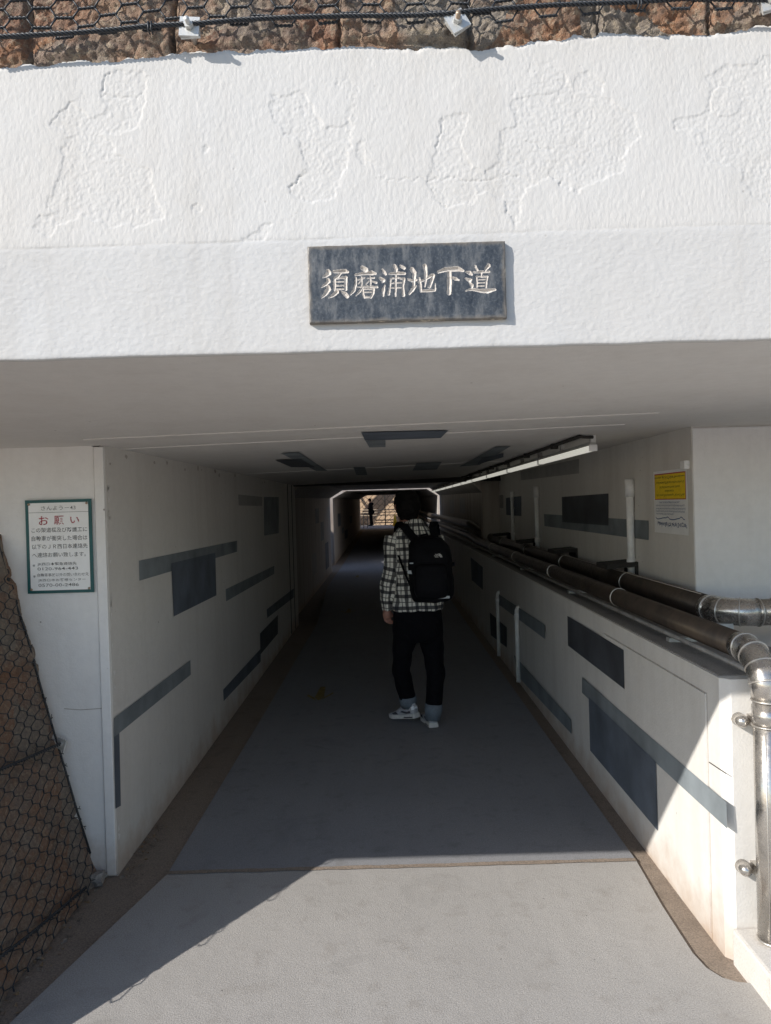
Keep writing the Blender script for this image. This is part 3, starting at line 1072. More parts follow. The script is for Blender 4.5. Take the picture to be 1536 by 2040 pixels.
for (x, y, rot, lab) in ((378, 55, -0.08, 'square anchor plate with pale bolt, the left one on the stone above'),
                         (911, 44, 0.5, 'tilted square anchor plate with a rusty brown bolt above the name plaque'),
                         (1533, 3, 0.2, 'anchor plate cut off at the top right corner of the stone')):
    c0 = pl_up(x, y, 0.036)
    t = empty('anchor_bolt', c0, lab, 'anchor', 'anchor plates pinning the net over the beam')
    R = Matrix((( 1, 0, 0), (0, S_UP.y, -N_UP.y), (0, S_UP.z, -N_UP.z)))
    ex, ey, ez = Vector((1, 0, 0)), S_UP, N_UP
    ux, uy = ex * math.cos(rot) + ey * math.sin(rot), -ex * math.sin(rot) + ey * math.cos(rot)
    def sq(h, z0, z1, mbx, ro=0):
        a_, b_ = ux * math.cos(ro) + uy * math.sin(ro), -ux * math.sin(ro) + uy * math.cos(ro)
        mbx.prism([c0 + a_ * sx * h + b_ * sy * h + ez * z0 for sx, sy in ((-1, -1), (1, -1), (1, 1), (-1, 1))], ez * (z1 - z0))
    pm = MB(); sq(0.0225, 0.0, 0.005, pm); sq(0.022, -0.007, -0.001, pm, 0.12)
    pm.build('plate', M['zinc'], t)
    nm = MB()
    nm.prism([c0 + ez * 0.0055 + (ux * math.cos(a) + uy * math.sin(a)) * 0.0105 for a in [k * math.pi / 3 for k in range(6)]], ez * 0.011)
    nm.build('nut', M['zinc'], t)
    bm_ = MB()
    bm_.tube([c0 - ez * 0.05, c0 + ez * 0.030], 0.0058, 12)
    bm_.build('bolt', M['bolt'] if rot > .3 else M['zinc'], t)

# ------------------------------------------------------------------ name plaque with cut characters
cA = [
    [(270, 240, 40), (290, 290, 50), (220, 350, 35), (140, 395, 8)], [(270, 450, 36), (290, 480, 38), (220, 550, 30), (120, 625, 8)],
    [(270, 620, 42), (280, 670, 52), (210, 780, 38), (120, 875, 10)], [(400, 255, 24), (550, 250, 38), (680, 245, 42), (735, 262, 24)],
    [(560, 290, 32), (500, 370, 28), (430, 410, 18)], [(425, 430, 24), (425, 560, 32), (425, 690, 20)], [(430, 420, 14), (600, 400, 18), (690, 400, 26)],
    [(690, 400, 36), (690, 550, 28), (690, 670, 30)], [(450, 500, 11), (660, 490, 11)], [(450, 590, 11), (660, 580, 11)], [(440, 672, 13), (690, 662, 13)],
    [(480, 730, 42), (400, 810, 32), (290, 870, 8)], [(590, 725, 16), (680, 785, 42), (722, 835, 38)],
    [(1080, 165, 42), (1160, 215, 50)], [(910, 335, 18), (1100, 300, 30), (1300, 285, 45), (1390, 302, 24)], [(930, 400, 16), (925, 550, 24), (885, 700, 30), (800, 795, 14)],
    [(1060, 390, 15), (1065, 500, 17), (1060, 610, 12)], [(970, 450, 11), (1130, 405, 11)], [(1060, 440, 10), (985, 540, 10)],
    [(1265, 390, 16), (1270, 500, 19), (1270, 620, 14)], [(1200, 415, 11), (1360, 402, 15)], [(1250, 460, 10), (1165, 550, 10)], [(1290, 480, 12), (1410, 515, 20)],
    [(970, 622, 12), (1200, 602, 16), (1430, 622, 20)], [(1090, 620, 18), (1020, 720, 24), (930, 820, 9)],
    [(1095, 660, 18), (1090, 760, 24), (1130, 865, 18)], [(1100, 660, 15), (1340, 662, 20)], [(1345, 670, 24), (1330, 770, 24), (1280, 865, 18)], [(1110, 740, 11), (1320, 737, 11)], [(1120, 855, 16), (1290, 862, 16)]]
cB = [
    [(195, 260, 14), (225, 320, 34), (270, 372, 24)], [(140, 470, 28), (215, 520, 40), (190, 570, 12)], [(250, 630, 9), (215, 750, 34), (210, 880, 20)],
    [(350, 370, 14), (520, 350, 34), (715, 358, 25)], [(480, 180, 32), (520, 250, 34), (510, 330, 22)], [(620, 180, 24), (705, 232, 30)],
    [(505, 380, 18), (505, 600, 19), (500, 885, 18)], [(388, 500, 15), (375, 650, 16), (340, 840, 28)], [(390, 480, 13), (560, 460, 13), (680, 490, 20)],
    [(700, 490, 30), (678, 650, 20), (690, 870, 32)], [(390, 590, 10), (660, 575, 10)], [(390, 700, 10), (660, 690, 10)],
    [(890, 260, 42), (945, 340, 42), (935, 560, 28), (920, 700, 28)], [(800, 500, 18), (900, 530, 26), (995, 510, 20)], [(985, 650, 12), (900, 740, 36), (825, 840, 20)],
    [(1060, 470, 22), (1085, 620, 28), (1100, 770, 26)], [(1100, 770, 20), (1250, 768, 25), (1430, 755, 20), (1440, 610, 10)],
    [(1190, 180, 42), (1215, 300, 34), (1215, 500, 26), (1190, 670, 12)], [(1040, 560, 14), (1200, 500, 19), (1350, 400, 28)], [(1390, 405, 34), (1355, 530, 30), (1310, 690, 14), (1270, 680, 8)]]
cC = [
    [(90, 325, 24), (250, 265, 44), (550, 250, 50), (672, 290, 24)], [(350, 320, 42), (352, 500, 46), (345, 820, 42)], [(420, 455, 18), (500, 485, 34), (575, 512, 12)],
    [(740, 320, 12), (830, 345, 40), (880, 380, 20)], [(740, 480, 20), (830, 520, 38), (870, 500, 14)], [(820, 560, 18), (885, 640, 34), (880, 700, 16)],
    [(730, 765, 10), (880, 730, 24), (1100, 768, 34), (1250, 770, 48), (1435, 738, 16)],
    [(960, 190, 24), (1015, 285, 18)], [(1275, 175, 40), (1210, 250, 28), (1190, 315, 13)], [(910, 330, 14), (1080, 322, 24), (1290, 317, 18)], [(1110, 335, 18), (1100, 410, 13)],
    [(985, 430, 13), (1000, 560, 18), (1000, 670, 15)], [(1000, 430, 13), (1250, 430, 17)], [(1240, 440, 24), (1222, 560, 18), (1215, 685, 18)],
    [(1010, 510, 9), (1200, 500, 9)], [(1010, 582, 9), (1200, 572, 9)], [(1010, 655, 12), (1200, 645, 12)]]
YP = Y_FACE - 0.013
corn = [at_y(x, y, YP) for x, y in ((612, 492), (1005, 478), (1012, 632), (617, 646))]
x0, x1 = (corn[0].x + corn[3].x) / 2, (corn[1].x + corn[2].x) / 2
z0, z1 = (corn[2].z + corn[3].z) / 2, (corn[0].z + corn[1].z) / 2
RP = 0.001
gx, gz = np.arange(x0, x1, RP), np.arange(z0, z1, RP)
X, Z = np.meshgrid(gx, gz)
sd = np.full(X.shape, 1.0)
for off, strokes in (((630, 520), cA), ((745, 515), cB), ((865, 515), cC)):
    for st in strokes:
        q = []
        for (sx, sy, hw) in st:
            p = at_y(sx / 11.815 + off[0], sy / 11.815 + off[1], YP)
            q.append((p.x, p.z, hw * 1.15 / 11.815 * YP / FPX))
        for (ax, az, ar), (bx, bz, br) in zip(q[:-1], q[1:]):
            lx, lz = bx - ax, bz - az
            L2 = lx * lx + lz * lz + 1e-12
            t = np.clip(((X - ax) * lx + (Z - az) * lz) / L2, 0, 1)
            dd = np.hypot(X - ax - t * lx, Z - az - t * lz) - (ar + (br - ar) * t)
            sd = np.minimum(sd, dd)
sd = sd + (fbm(X * 400, Z * 400, 2, 131) - .5) * 0.0006
depth = np.clip(-sd, 0, 0.0042) * 1.0
rel = depth + (fbm(X * 120, Z * 120, 3, 141) - .5) * 0.0008
ex = np.minimum(np.minimum(X - x0, x1 - X), np.minimum(Z - z0, z1 - Z))
chip = (fbm(X * 35, Z * 35, 4, 151)) * 0.005
rel = rel + np.clip(chip - ex, 0, 0.006) * 0.8
Yg = YP + rel
P = np.stack([X, Yg, Z], -1)
Pp = np.pad(P, ((1, 1), (1, 1), (0, 0)), mode='edge')
Pp[0, :, 1] = Pp[-1, :, 1] = Y_FACE + 0.004
Pp[:, 0, 1] = Pp[:, -1, 1] = Y_FACE + 0.004
fm = np.zeros((Pp.shape[0] - 1, Pp.shape[1] - 1), int)
fm[1:-1, 1:-1] = (sd[:-1, :-1] < 0.0004) * 1
t = NT('slate_plaque')
co = t.coord()
n1 = t.noise(t.coord((3, 3, 1)), 14, 6, 0.65)
n2 = t.noise(co, 150, 4, 0.7)
c_ = t.ramp(n1, [(0.3, (0.016, 0.022, 0.033)), (0.48, (0.045, 0.053, 0.065)), (0.66, (0.14, 0.142, 0.145)), (0.8, (0.2, 0.2, 0.195))])
c_ = t.mix(t.ramp(n2, [(0.5, 0.0), (0.75, 0.3)]), c_, (0.27, 0.28, 0.29))
gen = t.sep(t.coord(kind='Generated'))
ax_ = t.math('ABSOLUTE', t.math('SUBTRACT', gen[0], 0.5))
az_ = t.math('ABSOLUTE', t.math('SUBTRACT', gen[2], 0.5))
rim = t.math('MAXIMUM', t.math('MULTIPLY', t.math('SUBTRACT', ax_, 0.478), 34), t.math('MULTIPLY', t.math('SUBTRACT', az_, 0.44), 13))
rim = t.math('ADD', rim, t.math('MULTIPLY', t.math('SUBTRACT', t.noise(co, 30, 5, 0.65), 0.5), 1.6))
c_ = t.mix(t.ramp(rim, [(0.05, 0.0), (0.75, 0.7)]), c_, (0.2, 0.17, 0.135))
c_ = t.mix(t.ramp(rim, [(0.85, 0.0), (1.0, 0.9)]), c_, (0.5, 0.43, 0.33))
t.col(c_).rough(0.45)
t.bump(n2, 0.0006, 0.6)
M['slate'] = t.mat
M['cut'] = m_plain('pale_cut_letters', (0.52, 0.47, 0.42), 0.7, var=0.3, scale=120, bump=0.0006, bscale=500)
o = grid_mesh('name_plaque', Pp, [M['slate'], M['cut']], fm, smooth=True)
tag(o, 'dark blue grey stone name plaque with six cut characters on the beam', 'plaque')

# ------------------------------------------------------------------ battered stone wing wall on the left with its net
BX, BS = -1.345, 0.25


def wing_top(y):
    return 0.244 + 1.12 * (y - 2.165)


ya = np.arange(1.94, 3.36, 0.011)
va = np.linspace(0, 1, 130)
Yv, Vv = np.meshgrid(ya, va)
Zt = np.maximum(0.244 + 1.12 * (Yv - 2.165), 0.005)
Zv = -0.04 + (Zt + 0.04) * Vv
d = (fbm(Yv * 6, Zv * 6, 5, 201) - .5) * 0.06 + (fbm(Yv * 40, Zv * 40, 4, 211) - .5) * 0.018
for k in range(4):
    zl = 0.36 * (k + 1) - 0.1
    d -= 0.02 * np.exp(-((Zv - zl - (fbm(Yv * 5, Yv * 0 + k, 3, 220) - .5) * .08) / 0.012) ** 2)
d -= 0.012 * np.clip((Yv - 3.26) / 0.09, 0, 1)
d *= np.clip((1 - Vv) * 12, 0, 1) * 0.999 + 0.001
Xv = BX - BS * Zv + d * 0.9
PW = np.stack([Xv, Yv, Zv], -1)
top = PW[-1:].copy()
top[:, :, 0] = -2.6
o = grid_mesh('stone_wall', np.concatenate([PW, top], 0), M['stone_dim'])
tag(o, 'brown stone wing wall leaning back under a net beside the path', 'wall')


def fn_wing(u, v):
    y, z = 1.95 + u, -0.02 + v
    lift = 0.022 + 0.012 * noise.noise(Vector((y * 4, z * 4, 3)))
    return Vector((BX - BS * z + lift + 0.006, y, z))


mb = hex_net('net', fn_wing, 15, 48, 0.104, 0.0345, 0.0175, 'v', 0.0021, False, lambda u, v: v < wing_top(1.95 + u) + 0.02 and 0.01 < v < 1.6 and 1.95 + u < 3.275)
tag(mb.build('wire_net', M['wire']), 'black hexagonal wire net draped over the brown wing wall', 'netting')


def wing_px(x, y, lift=0.03):
    n = Vector((1, 0, BS)).normalized()
    return at_plane(x, y, Vector((BX + lift, 0, 0)), n)


mb = MB()
pts = [at_y(x, y, Y_LEFT - 0.05) + Vector((-0.018, 0, 0)) for x, y in ((-25, 1000), (0, 1062), (22, 1150), (60, 1262), (95, 1390), (128, 1500), (160, 1610), (188, 1700))]
mb.tube(pts, 0.005, 8)
for k in range(1, len(pts) - 1):
    for s in range(3):
        a = pts[k].lerp(pts[k + 1], s / 5)
        e = a + Vector((0.008 + random.random() * 0.012, random.uniform(-.01, .01), random.uniform(-.012, .012)))
        mb.tube([a, e], 0.0017, 5)
        mb.tube([a.lerp(e, .55), e + Vector((-.004, 0, 0.014 * random.choice((-1, 1))))], 0.0016, 5)
tag(mb.build('wire_rope', M['wire']), 'dark wire rope with barbed loose net ends running down the white corner', 'rope')
mb = MB()
pts = [wing_px(x, y, 0.035) for x, y in ((-40, 1552), (0, 1534), (60, 1508), (120, 1482))]
helix(mb, pts, 0.004, 0.004, 2, 0.04, 6)
tag(mb.build('wire_rope', M['wire']), 'short thick wire rope lashed across the left wing wall net', 'rope')
mb = MB()
pts = [wing_px(x, y, 0.03) for x, y in ((-30, 1926), (0, 1908), (60, 1862), (120, 1812), (172, 1768))]
helix(mb, pts, 0.004, 0.004, 2, 0.04, 6)
tag(mb.build('wire_rope', M['wire']), 'wire rope along the bottom of the left wing wall net', 'rope')
c0 = at_y(122, 1482, Y_LEFT - 0.06)
t = empty('anchor_bolt', c0, 'weathered square anchor plate on the left wing wall beside the white corner', 'anchor')
pm = MB(); vs, fs = box_geo(-.024, .024, -.004, .004, -.024, .024, 0.001)
R = Matrix.Rotation(0.3, 3, 'Y') @ Matrix.Rotation(-0.35, 3, 'Z')
pm.add([R @ Vector(v) + c0 for v in vs], fs); pm.build('plate', M['zinc'], t)
nm = MB(); nm.tube([c0 + R @ Vector((0, 0.0, 0)), c0 + R @ Vector((0, -0.018, 0))], 0.011, 6, smooth=False); nm.build('nut', M['zinc'], t)

# ------------------------------------------------------------------ pipes along the ledge
M['pipe'] = m_metal('grimy_pipe_jacket', (0.12, 0.095, 0.075), 0.42, 0.8, 0.95, (0.03, 0.022, 0.017), 5, 0.002)
M['chrome'] = m_metal('stainless_jacket', (0.60, 0.575, 0.54), 0.24, 1.0, 0.5, (0.22, 0.16, 0.11), 9)
M['seam'] = m_metal('seam_bead', (0.6, 0.57, 0.53), 0.35, 0.8, 0.2, (0.4, 0.3, 0.2), 30)
M['conduit'] = m_metal('grey_conduit', (0.30, 0.29, 0.275), 0.5, 0.3, 0.6, (0.09, 0.075, 0.06), 8)
M['pvc'] = m_plain('white_pvc', (0.82, 0.82, 0.81), 0.45, var=0.1, scale=20)


def torus(mb, c, axis, R, r, mat=0, n=28, m=6):
    a = Vector(axis).normalized()
    u = a.orthogonal().normalized()
    w = a.cross(u)
    vs, fs = [], []
    for i in range(n):
        t = 2 * math.pi * i / n
        d = u * math.cos(t) + w * math.sin(t)
        for k in range(m):
            s = 2 * math.pi * k / m
            vs.append(Vector(c) + d * (R + r * math.cos(s)) + a * r * math.sin(s))
    for i in range(n):
        for k in range(m):
            fs.append([i * m + k, ((i + 1) % n) * m + k, ((i + 1) % n) * m + (k + 1) % m, i * m + (k + 1) % m])
    mb.add(vs, fs, mat, True)


def elbow(mb, beads, p0, d0, d1, R, r, nseg=4):
    """segmented elbow from direction d0 to d1 starting at p0; returns the end point"""
    d0, d1 = Vector(d0), Vector(d1)
    c = Vector(p0) + d1 * R
    pts = []
    for i in range(nseg + 1):
        a = math.pi / 2 * i / nseg
        pts.append(c - d1 * R * math.cos(a) + d0 * R * math.sin(a))
    mb.tube([pts[0] - d0 * .0] + pts[1:], r, 30, smooth=True)
    for i in range(nseg + 1):
        a = math.pi / 2 * i / nseg
        torus(beads, pts[i], d0 * math.cos(a) + d1 * math.sin(a), r + .0005, 0.0035)
    return pts[-1]


def pipe_line(X, Z, y0, y1, r, X2=None, Z2=None):
    """straight run, a jog where the tunnel narrows, then a run that climbs with the floor"""
    X2, Z2 = X2 or X, Z2 or Z
    ys = [y0] + [y for y in (5, 8, 10.1, 10.3, 11.0, 11.2, 15, 21, 28, 35) if y > y0] + [y1]
    out = []
    for y in ys:
        k = min(max((y - 10.3) / .7, 0), 1)
        out.append((X + (X2 - X) * k, y, Z + (Z2 - Z) * k + floor_z(y) * 0.9))
    return out


XF, ZF, RF = 1.282, 1.088, 0.048
t = empty('insulated_pipe', (XF, 2.5, 0.112), 'front fat jacketed pipe that elbows down into a shiny post on the kerb', 'pipe', 'fat jacketed pipes along the ledge')
mb = MB(); mb.tube(pipe_line(XF, ZF, 2.68, 42.5, RF, 1.255, 1.14), RF, 28)
body = mb.build('jacket', M['pipe'], t)
mb, bd = MB(), MB()
e = elbow(mb, bd, (XF, 2.66, ZF), (0, -1, 0), (0, 0, -1), 0.15, RF + .003, 4)
mb.tube([(XF, 2.70, ZF), (XF, 2.655, ZF)], RF + .003, 30)
mb.build('elbow', M['chrome'], t)
for y in (4.1, 5.7, 7.3, 8.9):
    torus(bd, (XF, y, ZF), (0, 1, 0), RF + .001, 0.004)
bd.build('seam', M['seam'], t)
mb = MB(); mb.tube([(XF, e.y, e.z + .01), (XF, e.y, 0.118)], RF, 32)
mb.tube([(XF, e.y, e.z - .02), (XF, e.y, e.z - .085)], RF + .004, 32)
mb.build('post', M['chrome'], t)
mb = MB(); torus(mb, (XF, e.y, e.z - .085), (0, 0, 1), RF + .004, .003); torus(mb, (XF, e.y, 0.121), (0, 0, 1), RF + .001, .004)
mb.tube([(XF - RF * .62, e.y - RF * .8, e.z - .1), (XF - RF * .62, e.y - RF * .8, .13)], 0.0022, 6)
mb.build('seam', M['seam'], t)
mb = MB()
for z in (0.85, 0.33):
    mb.tube([(XF - .06, Y_LOW + .002, z), (XF - .06, Y_LOW - .035, z), (XF - .054, Y_LOW - .05, z)], [0.024, 0.022, 0.012], 18)
    mb.box(XF - .03, XF + .03, e.y + RF - .004, Y_LOW, z - .018, z + .018)
mb.build('clamp', M['chrome'], t)

XB, ZB, RB = 1.50, 1.115, 0.058
t = empty('insulated_pipe', (XB, 3.28, 1.04), 'rear fat jacketed pipe that turns away sideways in shiny elbow rings', 'pipe', 'fat jacketed pipes along the ledge')
mb = MB(); mb.tube(pipe_line(XB, ZB, 3.44, 42.5, RB, 1.26, 1.31), RB, 28)
mb.build('jacket', M['pipe'], t)
mb, bd = MB(), MB()
e2 = elbow(mb, bd, (XB, 3.42, ZB), (0, -1, 0), (1, 0, 0), 0.14, RB + .003, 3)
mb.tube([(XB, 3.46, ZB), (XB, 3.415, ZB)], RB + .003, 30)
mb.tube([e2 - Vector((.01, 0, 0)), (3.9, e2.y, e2.z)], RB, 32)
mb.build('elbow', M['chrome'], t)
torus(bd, e2 + Vector((.07, 0, 0)), (1, 0, 0), RB + .001, .005)
for y in (4.6, 6.2, 7.8, 9.4):
    torus(bd, (XB, y, ZB), (0, 1, 0), RB + .001, 0.004)
bd.tube([(XB - .034, 3.46, ZB + .065), (XB - .034, 10.2, ZB + .065)], 0.0022, 6)
bd.build('seam', M['seam'], t)
for (x, z, r, lab) in ((1.243, 1.03, 0.010, 'thin grey conduit along the front of the ledge under the front pipe'),
                       (1.398, 1.045, 0.014, 'thin grey conduit running between the two fat pipes')):
    mb = MB(); mb.tube(pipe_line(x, z, 2.58 if x < 1.3 else 3.0, 42, r, 1.195 if x < 1.3 else 1.215, 1.07 if x < 1.3 else 1.21), r, 10)
    tag(mb.build('conduit', M['conduit']), lab, 'conduit', 'thin conduits on the ledge')
# saddles under the pipes
for k, y in enumerate((3.3, 5.1, 6.9, 8.7, 11.5, 14.5, 17.5)):
    mb = MB()
    mb.box(1.245, 1.595 if y < 10 else 1.345, y - .02, y + .02, Z_LEDGE + .003, Z_LEDGE + .022)
    if y < 10: mb.box(1.47, 1.53, y - .02, y + .02, Z_LEDGE + .0215, ZB - RB + .01)
    tag(mb.build('pipe_saddle', M['zinc']), ('first', 'second', 'third', 'fourth', 'fifth', 'sixth', 'last')[k] + ' flat steel saddle under the two fat pipes, counted from the shiny elbows', 'saddle', 'steel saddles under the pipes')
for k, (px_, py_) in enumerate(((1235, 1117), (1125, 1090), (1054, 1071), (1002, 1060), (974, 1051))):
    p = at_x(px_, py_, 1.52)
    mb = MB()
    w_ = 0.12
    mb.prism([(1.40, p.y - w_, 1.186), (1.599, p.y - w_, 1.20), (1.599, p.y + w_, 1.20), (1.40, p.y + w_, 1.186)], (0, 0, 0.03))
    mb.prism([(1.585, p.y - w_, 1.10), (1.599, p.y - w_, 1.10), (1.599, p.y + w_, 1.10), (1.585, p.y + w_, 1.10)], (0, 0, 0.10))
    tag(mb.build('wall_bracket', M['dark']), ('nearest black bracket between the rear pipe and upper wall, below the white drain pipe', 'second black bracket along the rear pipe, below the black painted block',
        'third black bracket along the rear pipe, past the middle drain pipe', 'fourth black bracket along the rear pipe, near the farthest drain pipe', 'farthest black bracket along the rear pipe')[k], 'bracket', 'black brackets behind the rear pipe')

# ------------------------------------------------------------------ white drain pipes
UPW = (((1255, 956), (1257, 1128), 'thickest white drain pipe on the upper wall, between poster and black block', 0.024), ((1068, 970), (1071, 1079), 'middle white drain pipe on the upper wall left of the black block', 0.024),
       ((1020, 980), (1022, 1067), 'thin white drain pipe crossing a small navy block on the upper wall', 0.02))
for a, b, lab, r in UPW:
    A, B = at_x(*a, XU - .028), at_x(*b, XU - .028)
    A.y = B.y = (A.y + B.y) / 2
    t = empty('drain_pipe', (A.x, A.y, 1.1), lab, 'pipe', 'white drain pipes on the upper wall')
    mb = MB(); mb.tube([A, (A.x, A.y, 1.12)], r, 14); mb.build('pipe', M['pvc'], t)
    mb = MB()
    mb.tube([A + Vector((0, 0, .004)), A - Vector((0, 0, .11))], r * 1.22, 14)
    mb.tube([(A.x, A.y, B.z + .05), (A.x, A.y, B.z - .01)], r * 1.22, 14)
    mb.build('socket', M['pvc'], t)
    mb = MB()
    for z in (A.z - .2, B.z + .08): mb.box(A.x - .002, XU, A.y - .006, A.y + .006, z - .006, z + .006)
    mb.build('clip', M['zinc'], t)
for a, b, lab, r in (((1036, 1218), (1033, 1360), 'nearer white drain pipe standing against the low wall', 0.02), ((991, 1182), (994, 1308), 'farther white drain pipe standing against the low wall', 0.018)):
    A, B = at_x(*a, XR - .024), at_x(*b, XR - .024)
    Y = B.y
    t = empty('drain_pipe', (A.x, Y, 0.0), lab, 'pipe', 'white drain pipes on the low wall')
    mb = MB(); mb.tube([(XR - .001, Y, A.z + .01), (A.x + .012, Y, A.z + .008), (A.x, Y, A.z - .015), (A.x, Y, .02)], r, 12); mb.build('pipe', M['pvc'], t)
    mb = MB(); mb.tube([(A.x, Y, A.z - .05), (A.x, Y, A.z - .1)], r * 1.2, 12); mb.build('socket', M['pvc'], t)

# small junction box near the corner
p = at_x(1370, 926, XU)
mb = MB(); mb.box(XU - .03, XU - .001, p.y - .03, p.y + .03, p.z - .022, p.z + .022, 0, .004)
mb.tube([(XU - .012, p.y - .03, p.z), (XU - .012, Y_UP + .02, p.z)], .006, 8)
tag(mb.build('junction_box', M['pvc']), 'tiny white junction box above the yellow poster', 'box')

# ------------------------------------------------------------------ strip lamps
t_ = NT('lamp_tube')
t_.p.inputs['Base Color'].default_value = (.8, .8, .76, 1)
t_.p.inputs['Emission Color'].default_value = (1.0, 0.98, 0.86, 1)
t_.p.inputs['Emission Strength'].default_value = 0.36
M['tube'] = t_.mat
M['lampbody'] = m_plain('lamp_housing', (0.42, 0.42, 0.40), 0.5)
LX, LZ = 1.15, 1.925
for i in range(10):
    y0 = 4.06 + 1.385 * i
    pos = ('nearest strip lamp under the ceiling, its end bracket in full view', 'second strip lamp along the ceiling edge', 'third strip lamp along the ceiling edge',
           'fourth strip lamp along the ceiling edge', 'fifth strip lamp at the end of the pale ceiling slab', 'sixth strip lamp, first under the darker ceiling',
           'seventh strip lamp, second under the darker ceiling', 'eighth strip lamp in the darker stretch', 'ninth strip lamp in the darker stretch', 'strip lamp at the edge of the bright slot', '')[i]
    t = empty('strip_lamp', (LX, y0, LZ), pos, 'lamp', 'strip lamps in a row along the ceiling edge')
    top = (soffit(LX, y0) if y0 + 1.3 < YA else 1.985) - .001
    mb = MB(); mb.box(LX - .019, LX + .019, y0 + .012, y0 + 1.36, LZ - .022, LZ + .008, 0, .006); mb.build('tube', M['tube'], t)
    mb = MB(); mb.box(LX - .016, LX + .016, y0 + .012, y0 + 1.36, LZ + .009, LZ + .026)
    mb.build('housing', M['lampbody'], t)
    mb = MB(); mb.box(LX - .022, LX + .022, y0, y0 + .011, LZ - .025, LZ + .012, 0, .003); mb.box(LX - .022, LX + .022, y0 + 1.361, y0 + 1.372, LZ - .025, LZ + .012, 0, .003)
    mb.build('end_cap', M['pvc'], t)
    mb = MB(); mb.box(LX - .014, LX + .014, y0 + .001, y0 + .03, LZ + .0262, top); mb.box(LX - .012, LX + .012, y0 + .7, y0 + .73, LZ + .0262, top)
    mb.build('bracket', M['zinc'] if i == 0 else M['conduit'], t)
mb = MB()
mb.tube([(1.06, 4.0, soffit(1.06, 4) - .012), (1.06, 10.1, soffit(1.06, 10) - .012)], 0.011, 8)
mb.tube([(1.14, 4.03, 1.975), (1.10, 4.02, 1.975), (1.06, 4.0, soffit(1.06, 4) - .012)], .009, 8)
for y in np.arange(4.6, 10.2, .9): mb.box(1.04, 1.08, y - .02, y + .02, 1.955, soffit(1.06, y))
tag(mb.build('conduit', M['dark']), 'black cable conduit clipped to the ceiling beside the strip lamps', 'conduit')

# ------------------------------------------------------------------ signs
TEXT_MATS = {}


def text_mesh(s, mat, name, parent, fit, to_world, extrude=0.0003, bold=0.0):
    """fit=(x0, x1, yc, h) in the board's own metres; letters become a thin mesh on the board"""
    cu = bpy.data.curves.new('t', 'FONT')
    cu.body = s
    cu.size = 1
    cu.extrude = 0.0
    cu.resolution_u = 3
    cu.offset = bold
    ob = bpy.data.objects.new('t', cu)
    COL.objects.link(ob)
    dg = bpy.context.evaluated_depsgraph_get()
    me = bpy.data.meshes.new_from_object(ob.evaluated_get(dg))
    bpy.data.objects.remove(ob)
    co = [v.co.copy() for v in me.vertices]
    if not co: return None
    ax, bx = min(c.x for c in co), max(c.x for c in co)
    ay, by = min(c.y for c in co), max(c.y for c in co)
    x0, x1, yc, h = fit
    sx, sy = (x1 - x0) / max(bx - ax, 1e-6), h / max(by - ay, 1e-6)
    off = wl(parent)
    for v, c in zip(me.vertices, co):
        v.co = to_world(x0 + (c.x - ax) * sx, yc + (c.y - (ay + by) / 2) * sy, 0.0012) - off
    me.name = name
    me.materials.clear()
    me.materials.append(mat)
    o = bpy.data.objects.new(name, me)
    COL.objects.link(o)
    o.parent = parent
    return o


M['sign_white'] = m_plain('sign_white', (0.82, 0.82, 0.81), 0.4, var=0.06, scale=8)
M['sign_teal'] = m_plain('sign_teal', (0.0, 0.075, 0.078), 0.4, var=0.15, scale=12)
M['ink'] = m_plain('black_ink', (0.02, 0.02, 0.022), 0.5)
M['red_ink'] = m_plain('red_ink', (0.42, 0.015, 0.04), 0.5)
M['sign_yellow'] = m_plain('sign_yellow', (0.82, 0.58, 0.015), 0.5, var=0.08)
M['blue_ink'] = m_plain('blue_ink', (0.03, 0.08, 0.22), 0.5)
q = [at_y(x, y, Y_LEFT - 0.02) for x, y in ((50, 997), (182, 993), (188, 1180), (57, 1183))]
SW, SH = (q[1] - q[0]).length, (q[3] - q[0]).length
org = (q[0] + q[1] + q[2] + q[3]) / 4
exv = ((q[1] - q[0]) + (q[2] - q[3])).normalized()
ezv = Vector((-exv.z, 0, exv.x))


def sgn(x, y, d=0.0):      # x right, y down from the top left corner, d towards the viewer
    return org + exv * (x - SW / 2) - ezv * (y - SH / 2) + Vector((0, -d, 0))


t = empty('notice_sign', org, 'white notice sign with teal border and red heading on the outer pillar', 'sign')
mb = MB()
mb.prism([sgn(0, 0), sgn(SW, 0), sgn(SW, SH), sgn(0, SH)], (0, -.004, 0)); mb.build('border', M['sign_teal'], t)
b_ = 0.05 * SW
mb = MB(); mb.prism([sgn(b_, b_ * .92, .0038), sgn(SW - b_, b_ * .92, .0038), sgn(SW - b_, SH - b_ * .92, .0038), sgn(b_, SH - b_ * .92, .0038)], (0, -.0008, 0)); mb.build('board', M['sign_white'], t)
mb = MB(); mb.prism([sgn(b_, .133 * SH, .0046), sgn(SW - b_, .133 * SH, .0046), sgn(SW - b_, .1365 * SH, .0046), sgn(b_, .1365 * SH, .0046)], (0, -.0003, 0)); mb.build('rule', M['ink'], t)
mb = MB()
for x, y in ((.06, .045), (.93, .045), (.06, .955), (.93, .955)):
    mb.tube([sgn(x * SW, y * SH, .003), sgn(x * SW, y * SH, .008)], .0055, 12)
mb.build('screw', M['bolt'], t)
tw = lambda x, y, d: sgn(x * SW, -y * SH, .0046)
F = lambda x0, x1, yc, h: (x0, x1, -yc, h)
